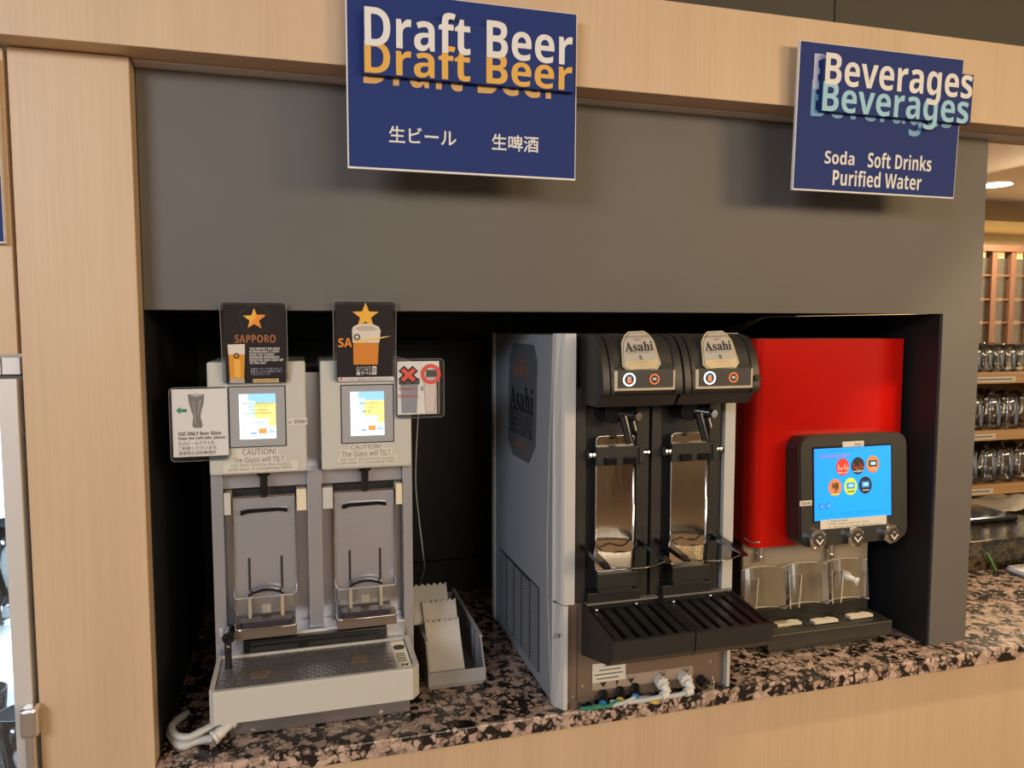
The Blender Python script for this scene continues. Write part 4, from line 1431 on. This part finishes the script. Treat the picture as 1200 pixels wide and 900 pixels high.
    bw, bh = 0.0345, 0.070

    def oct_(g):
        w_, h_ = bw-g, bh-g
        return [(-w_+0.009, g), (w_-0.009, g), (w_+0.001, 0.010), (w_-0.0005, 0.022), (w_-0.0045, h_-0.018), (w_-0.012, h_-0.006), (w_-0.020, h_), (-w_+0.020, h_), (-w_+0.012, h_-0.006), (-w_+0.0045, h_-0.018), (-w_+0.0005, 0.022), (-w_-0.001, 0.010)]
    bd = obj('badge', prism(nb(), oct_(0), 'y', 0, 0.003), goldplate, rt, M=Mb)
    flat('badge_line', ink, bd, oct_(0.0022), -0.0003, M=Mb)
    flat('badge_face', silverplate, bd, oct_(0.0028), -0.0006, M=Mb)
    flat('badge_base', goldplate, bd, [(-bw+0.010, 0.0032), (bw-0.010, 0.0032), (bw-0.003, 0.0105), (bw-0.0038, 0.018), (-bw+0.0038, 0.018), (-bw+0.003, 0.0105)], -0.0009, M=Mb)
    text(SERIF('Asahi'), ink, bd, -0.026, 0.026, 0.034, 0.051, -0.0012, bold=0.012, M=Mb, res=4)
    text('BEER FOR ALL SEASONS', inkgrey, bd, -0.022, 0.022, 0.0585, 0.0615, -0.0012, M=Mb)
    text('"DRY"', red_ink, bd, -0.008, 0.008, 0.0525, 0.0565, -0.0012, M=Mb)
    text('BREWED FROM QUALITY INGREDIENTS', inkgrey, bd, -0.021, 0.021, 0.0305, 0.0325, -0.0012, M=Mb)
    flat('badge_seal', mat('pale seal', (0.5, 0.48, 0.44), 0.4), bd, q(-0.006, 0.006, 0.0185, 0.0275), -0.0010, M=Mb)
    text('生', ink, bd, -0.0045, 0.0045, 0.0192, 0.0268, -0.0014, bold=0.02, M=Mb)
    text('スーパードライ', copper, bd, -0.012, 0.012, 0.0125, 0.0155, -0.0014, M=Mb)
    text('アサヒビール', copper, bd, -0.004, 0.015, 0.007, 0.0095, -0.0014, M=Mb)
    # drip tray with separate bars
    g0, g1 = (0.4870, 0.6375) if k == 0 else (0.6400, 0.7900)
    side = [(1.2575, 1.0445), (1.2575, 0.948), (1.150, 0.978), (1.128, 0.985), (1.117, 0.997), (1.113, 1.031)]
    tr = obj('drip_tray', prism(nb(), side, 'x', g0, g0+0.004), charcoal, rt)
    obj('tray_wall', prism(nb(), side, 'x', g1-0.004, g1), charcoal, tr)
    obj('tray_front', prism(nb(), [(1.113, 1.031), (1.120, 1.0315), (1.124, 1.0), (1.135, 0.990), (1.2575, 0.953), (1.2575, 0.948), (1.150, 0.978), (1.128, 0.985), (1.117, 0.997)], 'x', g0+0.004, g1-0.004), charcoal, tr)
    pbox('tray_back', charcoal, tr, g0+0.004, g1-0.004, 1.2525, 1.2575, 0.954, 1.0445)
    pbox('tray_strip', mat('grey strip', (0.20, 0.18, 0.155), 0.4), tr, g0+0.005, g1-0.004, 1.2445, 1.2574, 1.0446, 1.0475)
    nbar = 6
    pitch = (g1-g0-0.008)/nbar
    for i in range(nbar):
        xa = g0+0.004+pitch*i+pitch*0.25
        bar = nb()
        prism(bar, [(1.252, 1.0385), (1.252, 1.0335), (1.1205, 1.0225), (1.1205, 1.0275)], 'x', xa, xa+pitch*0.58)
        obj('grate_bar', bar, black, tr)
    pbox('grate_rail', black, tr, g0+0.004, g1-0.004, 1.1202, 1.127, 1.0215, 1.0285)
    pbox('grate_rail', black, tr, g0+0.004, g1-0.004, 1.245, 1.2524, 1.0325, 1.0392)
    for px_, py_ in ((g0+0.018, 1.235), (g1-0.05, 1.245)):
        bmm = nb()
        bmesh.ops.create_uvsphere(bmm, u_segments=10, v_segments=6, radius=0.0035, matrix=Matrix.Translation((px_, py_-0.004, 1.0400)))
        obj('grate_rivet', bmm, chrome, tr, smooth=True)

# ================================================================== RED SODA DISPENSER
rt = thing('soda_dispenser', (1.11, 1.6, COUNTER), 'bright red soft drink dispenser with a lit blue touch screen and three silver buttons', 'drink dispenser')
RX0, RX1, RY, RZ0, RZ1 = 0.925, 1.300, 1.385, 1.074, 1.521
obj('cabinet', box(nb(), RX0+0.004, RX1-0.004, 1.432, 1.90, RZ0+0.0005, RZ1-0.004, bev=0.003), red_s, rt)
obj('lower_cabinet', box(nb(), RX0+0.006, 1.250, 1.430, 1.88, COUNTER+0.03, RZ0), black, rt)
obj('cabinet_foot', box(nb(), RX0+0.02, RX1-0.02, 1.45, 1.88, COUNTER+0.001, COUNTER+0.03), black, rt)
# door with a large rounded left edge and flat right edge
pts = [(RX1, 1.428), (RX1, RY+0.002), (RX1-0.002, RY)]
R_ = 0.022
for i in range(9):
    a0 = math.radians(90*i/8)
    pts.append((RX0+R_-R_*math.sin(a0), RY+R_-R_*math.cos(a0)))
pts.append((RX0, 1.428))
auto_smooth(obj('door', prism(nb(), pts, 'z', RZ0, RZ1), red_m, rt), 25)
obj('top_cap', box(nb(), RX0+0.012, RX1-0.03, RY+0.03, 1.90, RZ1-0.0035, RZ1+0.001), mat('dark red cap', (0.10, 0.012, 0.010), 0.5), rt)
obj('hinge', box(nb(), RX0-0.003, RX0+0.022, 1.409, 1.426, RZ1-0.0125, RZ1-0.007), ink, rt)
bm = nb()
tube(bm, [(RX0-0.002, 1.414, RZ0+0.016), (RX0+0.006, 1.396, RZ0+0.011), (RX0+0.018, 1.385, RZ0+0.013)], 0.0028, 8, 5)
obj('latch', bm, chrome, rt, smooth=True)
pbox('door_seam', ink, rt, RX0+0.001, RX1-0.001, 1.4282, 1.4315, RZ0, RZ1-0.002)
# splash plate, nozzles, clear cup guards
obj('splash_plate', box(nb(), RX0+0.001, 1.252, 1.4200, 1.4275, 0.925, RZ0-0.0008), mat('tan splash plate', (0.42, 0.35, 0.26), 0.35, 0.3), rt)
for px, py in ((892, 650), (975, 647)):
    p = at_y(px, py, 1.405)
    bm = nb()
    cyl(bm, (p.x, 1.408, RZ0-0.001), (p.x, 1.408, p.z-0.004), 0.006, 0.0055, 14)
    cyl(bm, (p.x, 1.408, p.z-0.004), (p.x, 1.408, p.z-0.016), 0.0075, 0.006, 14)
    auto_smooth(obj('nozzle', bm, chrome, rt))
ga, gb = at_y(868, 680, 1.372).x, at_y(1013, 665, 1.380).x
zg0, zg1 = 0.944, 1.030
bm = nb()
n = 48
top, bot = [], []
path = []
for i in range(n+1):
    u = i/n
    k = u*3 % 1
    path.append((ga+(gb-ga)*u, 1.372+0.022*abs(math.sin(PI*u*3))**0.6))
for (a0, a1) in zip(path, path[1:]):
    v = [bm.verts.new((a0[0], a0[1]-0.010, zg0)), bm.verts.new((a1[0], a1[1]-0.010, zg0)), bm.verts.new((a1[0], a1[1], zg1)), bm.verts.new((a0[0], a0[1], zg1))]
    bm.faces.new(v)
gd = obj('cup_guard', bm, plastic, rt, smooth=True)
pale = mat('pale plastic edge', (0.62, 0.58, 0.42), 0.3)
obj('guard_edge', tube(nb(), [(x_, y_, zg1) for x_, y_ in path], 0.0011, 6, 1), pale, gd, smooth=True)
obj('guard_edge', tube(nb(), [(x_, y_-0.010, zg0) for x_, y_ in path], 0.0009, 6, 1), pale, gd, smooth=True)
for i in range(3):
    xx = ga+(gb-ga)*(i/3.0)+0.006
    wv = 0.030
    bm = nb()
    v = [bm.verts.new(c) for c in ((xx, 1.356, 0.945), (xx+wv*0.7, 1.356, 0.945), (xx+wv, 1.362, 1.016), (xx, 1.362, 1.016))]
    bm.faces.new(v)
    gp = obj('guard_divider', bm, plastic, gd)
    obj('divider_edge', tube(nb(), [(xx, 1.3555, 0.945), (xx, 1.3615, 1.016), (xx+wv, 1.3615, 1.016), (xx+wv*0.7, 1.3555, 0.945)], 0.0011, 6, 1), pale, gp)
p = at_y(998, 678, 1.36)
bm = nb()
cyl(bm, (p.x-0.006, 1.372, p.z+0.004), (p.x+0.006, 1.350, p.z-0.004), 0.0065, 0.0065, 14)
cyl(bm, (p.x-0.009, 1.374, p.z+0.006), (p.x-0.003, 1.364, p.z+0.002), 0.0105, 0.0105, 14)
cyl(bm, (p.x+0.004, 1.353, p.z-0.003), (p.x+0.007, 1.348, p.z-0.005), 0.009, 0.009, 14)
auto_smooth(obj('guard_screw', bm, white_pl, gd))
# black tray
obj('drip_tray', box(nb(), RX0+0.010, 1.252, 1.336, 1.4195, 0.868, 0.900, bev=0.002), charcoal, rt)
pbox('tray_grate', black, rt, RX0+0.017, 1.245, 1.344, 1.411, 0.8995, 0.9004)
obj('tray_backstop', box(nb(), RX0+0.010, 1.250, 1.412, 1.4198, 0.9005, 0.924), charcoal, rt)
obj('tray_foot', box(nb(), RX0+0.03, 1.235, 1.36, 1.43, COUNTER+0.001, 0.8675), black, rt)
for i, cx_ in enumerate((0.985, 1.085, 1.185)):
    for rr in (0.008, 0.016, 0.024):
        bm = nb()
        t_ = 28
        for (ra, rb) in ((rr, rr+0.004),):
            A = [bm.verts.new((cx_+ra*1.4*math.cos(2*PI*k/t_), 1.387+ra*math.sin(2*PI*k/t_), 0.9018)) for k in range(t_)]
            B = [bm.verts.new((cx_+rb*1.4*math.cos(2*PI*k/t_), 1.387+rb*math.sin(2*PI*k/t_), 0.9018)) for k in range(t_)]
            A2 = [bm.verts.new((v.co.x, v.co.y, 0.9004)) for v in A]
            B2 = [bm.verts.new((v.co.x, v.co.y, 0.9004)) for v in B]
            for k in range(t_):
                j = (k+1) % t_
                bm.faces.new([A[k], A[j], B[j], B[k]])
                bm.faces.new([A[k], A[j], A2[j], A2[k]])
                bm.faces.new([B[k], B[j], B2[j], B2[k]])
        obj('tray_ring', bm, mat('grey ring', (0.055, 0.052, 0.046), 0.35), rt)
for i in range(16):
    xx = RX0+0.022+i*0.0195
    if min(abs(xx-c_) for c_ in (0.985, 1.085, 1.185)) > 0.03:
        pbox('tray_slot', charcoal, rt, xx, xx+0.006, 1.352, 1.405, 0.9004, 0.9012)
LBL = ('leftmost of the three cream pads on the black tray under the red machine', 'middle of the three cream pads on the black tray under the red machine', 'rightmost of the three cream pads on the black tray under the red machine')
for i, (px, py) in enumerate(((922.5, 730.5), (965.5, 727.5), (1006.5, 721.5))):
    p = at_z(px, py, 0.904)
    bm = nb()
    w_ = 0.030
    prism(bm, [(p.x-w_, p.y-0.009), (p.x+w_, p.y-0.009), (p.x+w_*0.95, p.y+0.004), (p.x+w_*0.5, p.y+0.010), (p.x+0.1*w_, p.y+0.006), (p.x-w_*0.3, p.y+0.010), (p.x-w_, p.y+0.008)], 'z', 0.9022, 0.9080)
    tag(obj('drip_pad', bm, sponge, loc=(p.x, p.y, 0.9022)), LBL[i], 'pad', 'cream pads on the soda tray')
# touch screen unit, tilted a little
MZ = tilt(1.13, 1.345, 1.20, -3.5)
UX0, UX1, UZ0, UZ1, UY = 1.001, 1.276, 1.084, 1.318, 1.334


def uo(name, bm, m, par): return obj(name, bm, m, par, M=MZ)


bm = nb()
prism(bm, rrect(UX0, UX1, UZ0, UZ1, 0.026, 7), 'y', UY, UY+0.050, bev=0.003)
un = auto_smooth(uo('screen_unit', bm, charcoal, rt), 40)
D0, D1, E0, E1 = 1.036, 1.231, 1.1390, 1.291


def uq(a0, b0, a1, b1):
    return q(D0+a0*(D1-D0), D0+a1*(D1-D0), E1-b1*(E1-E0), E1-b0*(E1-E0))


def ut(s, m, a0, b0, a1, b1, lv=3, par=None, bold=0.0):
    z = uq(a0, b0, a1, b1)
    return text(s, m, par or un, z[0][0], z[1][0], z[0][1], z[2][1], UY-0.0004*lv-0.0005, M=MZ, bold=bold)


flat('screen_frame', blackg, un, q(D0-0.004, D1+0.004, E0-0.003, E1+0.004), UY-0.0004, M=MZ, t=0.001)
scr = flat('display', e_azure, un, q(D0, D1, E0, E1), UY-0.0009, M=MZ, t=0.0004)


def ucirc(name, m, a0, b0, r, lv, par=None, ry=1.12):
    cx_, cz_ = D0+a0*(D1-D0), E1-b0*(E1-E0)
    return flat(name, m, par or scr, disc(cx_, cz_, r, 24, r*ry), UY-0.0009-0.0004*lv, M=MZ, t=0.0003)


ut('お好きな飲み物を選んで', e_red, 0.06, 0.09, 0.46, 0.13, 4, scr)
ut('人気   炭酸   お茶   その他', e_azured, 0.2, 0.02, 0.66, 0.05, 4, scr)
DR = 0.0165
for a0, b0, m_, s_ in ((0.36, 0.27, e_red, 'Coca-Cola'), (0.56, 0.265, e_black, 'Coca-Cola'), (0.755, 0.255, e_salm, ''), (0.26, 0.55, e_salm, '烏龍茶'), (0.462, 0.55, e_lime, ''), (0.655, 0.545, e_black, '')):
    dd = ucirc('drink_icon', m_, a0, b0, DR, 2)
    hw, hh = DR*0.86/(D1-D0), DR/(E1-E0)
    if s_ == 'Coca-Cola':
        ut(SCRIPT(s_), white_ink if m_ is e_red else red_ink, a0-hw, b0-0.04, a0+hw, b0+0.045, 7, dd)
        z = uq(a0-hw*0.95, b0+0.06, a0+hw*0.95, b0+0.085)
        flat('wave', white_ink, dd, [(z[0][0], z[0][1]+0.001), ((z[0][0]+z[1][0])/2, z[0][1]-0.001), (z[1][0], z[1][1]+0.002), (z[1][0], z[1][1]+0.0035), ((z[0][0]+z[1][0])/2, z[0][1]+0.001), (z[0][0], z[0][1]+0.003)], UY-0.0030, M=MZ, t=0.0003)
        if m_ is e_black:
            ut('ZERO', white_ink, a0-hw*0.5, b0+0.05, a0+hw*0.5, b0+0.085, 8, dd)
    elif s_:
        ut('烏龍', ink, a0-hw*0.6, b0-0.07, a0+hw*0.55, b0+0.02, 7, dd, 0.02)
        ut('茶', ink, a0-hw*0.2, b0+0.02, a0+hw*0.5, b0+0.08, 7, dd, 0.02)
        flat('icon_band', e_lime, dd, uq(a0-hw*0.7, b0+0.085, a0+hw*0.7, b0+0.105), UY-0.0022, M=MZ, t=0.0003)
    else:
        zz = uq(a0-hw*0.7, b0-0.055, a0+hw*0.7, b0+0.03)
        flat('icon_band', e_azured if m_ is not e_salm else e_black, dd, zz, UY-0.0022, M=MZ, t=0.0003)
        flat('icon_band', e_blue, dd, uq(a0-hw*0.45, b0-0.035, a0+hw*0.45, b0+0.008), UY-0.0027, M=MZ, t=0.0003)
        flat('print_line', white_ink if m_ is not e_lime else ink, dd, uq(a0-hw*0.6, b0+0.062, a0+hw*0.6, b0+0.074), UY-0.0030, M=MZ, t=0.0003)
for a0, s_ in ((0.085, '水'), (0.175, '氷')):
    dd = ucirc('drink_icon', e_azured, a0, 0.80, 0.0065, 2)
    ut(s_, e_blue, a0-0.02, 0.775, a0+0.02, 0.825, 7, dd)
for a0, s_ in ((0.09, 'トップ'), (0.33, '日本語'), (0.55, 'English'), (0.75, '中文 한국어')):
    ut(s_, e_azured, a0, 0.90, a0+0.15, 0.93, 4, scr)


def ulabel(name, x0, x1, z0, z1, lines):
    lb = flat(name, papersh, un, q(x0, x1, z0, z1), UY-0.0014, M=MZ, t=0.0014)
    n = len(lines)
    for j, (s, a0, a1) in enumerate(lines):
        h = (z1-z0)/n
        text(s, inkgrey, lb, x0+(x1-x0)*a0, x0+(x1-x0)*a1, z1-h*(j+0.8), z1-h*(j+0.25), UY-0.0019, M=MZ)


ulabel('tape_label', 1.107, 1.161, 1.2920, 1.3035, [('Select', 0.55, 0.9)])
ulabel('tape_label', 1.000, 1.0295, 1.173, 1.184, [('飲み物', 0.15, 0.85)])
ulabel('instruction_label', 1.050, 1.218, 1.1205, 1.1400, [('1. Select a drink', 0.12, 0.40), ('2. Place a glass under the nozzle', 0.10, 0.72), ('3. Press & hold the button', 0.12, 0.93)])
for px, py in ((958.5, 632), (1003, 629), (1045.5, 626)):
    p = at_y(px, py, 1.318)
    bm = nb()
    cyl(bm, (p.x, 1.336, p.z), (p.x, 1.316, p.z), 0.019, 0.0205, 28)
    cyl(bm, (p.x, 1.316, p.z), (p.x, 1.3130, p.z), 0.0205, 0.0165, 28)
    bt = auto_smooth(obj('push_button', bm, chrome, rt))
    obj('button_cap', cyl(nb(), (p.x, 1.3135, p.z), (p.x, 1.3115, p.z), 0.0150, 0.0140, 24), mat('dark button cap', (0.16, 0.14, 0.12), 0.25, 0.8), bt)
    text('押す', white_ink, bt, p.x-0.0045, p.x+0.0045, p.z+0.004, p.z+0.0085, 1.3108, bold=0.01)
    zc = p.z-0.004
    flat('chevron', white_ink, bt, [(p.x-0.010, zc+0.0045), (p.x, zc-0.007), (p.x+0.010, zc+0.0045), (p.x+0.0075, zc+0.0062), (p.x, zc-0.0025), (p.x-0.0075, zc+0.0062)], 1.3108)

# ================================================================== BACKGROUND AT RIGHT
# raised granite ledge, glass shelf, screen, ceiling
tag(obj('granite_ledge', box(nb(), 1.418, 4.4, 1.672, 2.62, COUNTER, 0.937, bev=0.003), granite2), 'dark polished granite ledge behind the counter, below the glass shelves', 'counter')
struct('wall_right', box(nb(), 1.0, 6.0, 3.9, 3.96, 0, 2.36), wall_m)
bm = nb()
box(bm, 1.0, 6.0, 1.345, 3.42, 2.25, 2.30)
struct('ceiling_back', bm, ceil_m)
bm = nb()
box(bm, 1.0, 6.0, 3.42, 3.95, 2.14, 2.36)
struct('ceiling_soffit', bm, mat('tan soffit', (0.36, 0.25, 0.11), 0.7))
p = at_z(1166, 216, 2.249)
dl = thing('ceiling_downlight', (p.x, p.y, 2.235), 'bright round downlight in the cream ceiling beyond the grey surround', 'downlight')
obj('lens', cyl(nb(), (p.x, p.y, 2.2495), (p.x, p.y, 2.244), 0.075, n=28), e_down, dl)
obj('trim_ring', tube(nb(), [(p.x+0.08*math.cos(2*PI*i/24), p.y+0.08*math.sin(2*PI*i/24), 2.2465) for i in range(25)], 0.003, 6, 1), white_pl, dl)

SFY = 2.05
rt = thing('glass_shelf', (2.6, 2.2, 0.938), 'wooden shelf unit with three boards of drinking glasses beyond the grey surround', 'shelf')
boards = [(0.960, 0.998), (1.152, 1.188), (1.350, 1.388)]
for i, (z0, z1) in enumerate(boards):
    bd = obj('shelf_board', box(nb(), 1.95, 3.1, SFY, SFY+0.36, z0, z1, bev=0.002), wood_dark, rt)
    a0 = (2.10, 2.40) if i == 2 else ((2.1, 2.325) if i == 1 else (2.1, 2.325))
    lb = pbox('shelf_label', papersh, bd, a0[0]+0.02, a0[1], SFY-0.0015, SFY-0.0002, z0+0.006, z0+0.024)
    flat('print_line', inkgrey, lb, q(a0[0]+0.10, a0[1]-0.015, z0+0.013, z0+0.017), SFY-0.0022, t=0.0005)
for x in (1.95, 3.07):
    obj('shelf_side', box(nb(), x-0.03 if x < 2 else x+0.031, x-0.001 if x < 2 else x+0.06, SFY+0.02, SFY+0.36, 0.9375, 1.388), wood_dark, rt)
obj('shelf_back', box(nb(), 1.95, 3.1, SFY+0.361, SFY+0.375, 0.9375, 1.388), mat('amber back board', (0.20, 0.11, 0.02), 0.6), rt)
SMALL = [(0.0, 0.003), (0.018, 0.0), (0.020, 0.01), (0.0185, 0.03), (0.021, 0.06), (0.0245, 0.095), (0.0230, 0.095), (0.0195, 0.06), (0.017, 0.03), (0.018, 0.014), (0.0, 0.010)]
TUMB = [(r_, z_*1.16) for r_, z_ in [(0.0, 0.004), (0.034, 0.0), (0.036, 0.01), (0.037, 0.06), (0.031, 0.078), (0.0335, 0.105), (0.032, 0.105), (0.029, 0.08), (0.034, 0.055), (0.033, 0.014), (0.0, 0.012)]]


def glasses(prof, z, n, m, pitch, dy, x0, label, group, layers=1, lh=0.0, flip=False, h=0.0):
    first = None
    for lay in range(layers):
        for j in range(m):
            for i in range(n):
                if first is None:
                    o = obj('drinking_glass', lathe(nb(), prof, (0, 0, 0), 18), glass, smooth=True)
                    first = o
                else:
                    o = first.copy()
                    C.objects.link(o)
                o.location = (x0+pitch*i+(0.3*pitch if j % 2 else 0)+random.uniform(-.002, .002), SFY+0.05+dy*j, z+0.0006+lay*lh)
                o.rotation_euler.z = random.uniform(0, 6)
                tag(o, label, 'glass', group)


glasses(SMALL, 1.388, 8, 4, 0.052, 0.065, 2.17, 'small clear glass standing on the topmost wooden shelf board', 'small glasses on the topmost board')
glasses(TUMB, 1.188, 5, 3, 0.080, 0.085, 2.19, 'clear tumbler standing on the middle wooden shelf board', 'tumblers on the middle board')
glasses(TUMB, 0.998, 5, 3, 0.080, 0.085, 2.18, 'clear tumbler standing on the lowest wooden shelf board', 'tumblers on the lowest board')

# things lying on the ledge and the counter
bm = nb()
p = at_z(1148, 606, 0.94)
box(bm, 1.80, p.x+0.09, p.y-0.06, p.y+0.10, 0.9375, 0.955, bev=0.006)
tag(obj('serving_tray', bm, blackg), 'black shallow tray on the dark granite ledge below the shelves', 'tray')
bm = nb()
p = at_z(1188, 597, 0.94)
nx, ny = 12, 8
vv = [[bm.verts.new((p.x-0.12+0.36*i/nx, p.y-0.03+0.20*j/ny, 0.9395+0.020*(0.5+0.5*math.sin(i*1.3+j*0.8))*(math.sin(PI*i/nx))+0.035*math.exp(-((i-6)**2+(j-2)**2)/5))) for j in range(ny+1)] for i in range(nx+1)]
for i in range(nx):
    for j in range(ny):
        bm.faces.new([vv[i][j], vv[i+1][j], vv[i+1][j+1], vv[i][j+1]])
ex = bmesh.ops.extrude_face_region(bm, geom=bm.faces[:])
for v in ex['geom']:
    if isinstance(v, bmesh.types.BMVert):
        v.co.z -= 0.0015
tag(obj('cloth', bm, cloth_m, smooth=True), 'crumpled cream cloth on the ledge under the lowest glass shelf', 'cloth')
p = at_z(1183, 667, COUNTER+0.01)
bm = nb()
prism(bm, rrect(p.x, p.x+0.30, p.y-0.13, min(1.669, p.y+0.02), 0.02), 'z', COUNTER+0.001, COUNTER+0.014, bev=0.004)
tag(obj('cutting_board', bm, mat('white board', (0.62, 0.62, 0.64), 0.4)), 'flat white board on the granite counter at the right edge', 'board')
p = at_z(1166, 668, COUNTER+0.002)
a_ = at_y(1157, 648, p.y)
tag(obj('green_stick', tube(nb(), [(p.x, p.y-0.003, COUNTER+0.003), (a_.x, p.y+0.0, a_.z)], 0.003, 8, 1), leaf_m, loc=(p.x, p.y, COUNTER)), 'thin green stick leaning against the dark granite ledge', 'stick')

# lattice screen with lit strips behind it
LY = 3.0
rt = thing('lattice_screen', (3.5, LY, 0.0), 'brown wooden lattice screen with paper panes behind the glass shelves', 'screen')
xa, xb = at_y(1164, 350, LY).x, at_y(1186, 350, LY).x
ztop = at_y(1180, 295, LY).z
zl = [at_y(1180, y_, LY).z for y_ in (323, 351, 378)]
pitch = xb-xa
for i in range(-2, 5):
    xx = xa+pitch*i
    pbox('stile', lattice_wood, rt, xx-0.016, xx+0.016, LY, LY+0.04, 0.001, ztop)
    for j, (z0, z1) in enumerate(zip([zl[0], zl[1], zl[2], 1.15], [ztop-0.025, zl[0], zl[1], zl[2]])):
        if i < 4:
            pbox('pane', clear_mat('paper pane', (0.72, 0.66, 0.55), 0.05, 0.3) if 'paper pane' not in MATS else MATS['paper pane'], rt, xx+0.0165, xx+pitch-0.0165, LY+0.018, LY+0.022, z0+0.006, z1-0.006)
pbox('top_rail', lattice_wood, rt, xa-2*pitch-0.02, xa+4*pitch+0.02, LY-0.004, LY+0.044, ztop, ztop+0.03)
for z in zl+[1.15]:
    pbox('muntin', lattice_wood, rt, xa-2*pitch, xa+4*pitch, LY+0.006, LY+0.034, z-0.004, z+0.004)
zA = at_y(1180, 311, 3.86).z
zB = at_y(1180, 396, 3.86).z
for z_, h_, lab in ((zA, 0.045, 'upper glowing lamp strip on the wall behind the lattice screen'), (zB, 0.03, 'lower glowing lamp strip on the wall behind the lattice screen')):
    lt = thing('wall_lamp', (4.6, 3.88, z_-h_), lab, 'lamp')
    x = 3.5
    pbox('backplate', lattice_wood, lt, 3.5, 5.6, 3.885, 3.8995, z_-h_*0.9, z_+h_*0.9)
    while x < 5.5:
        pbox('diffuser', e_lamp, lt, x, x+0.17, 3.85, 3.8848, z_-h_, z_+h_)
        x += 0.24
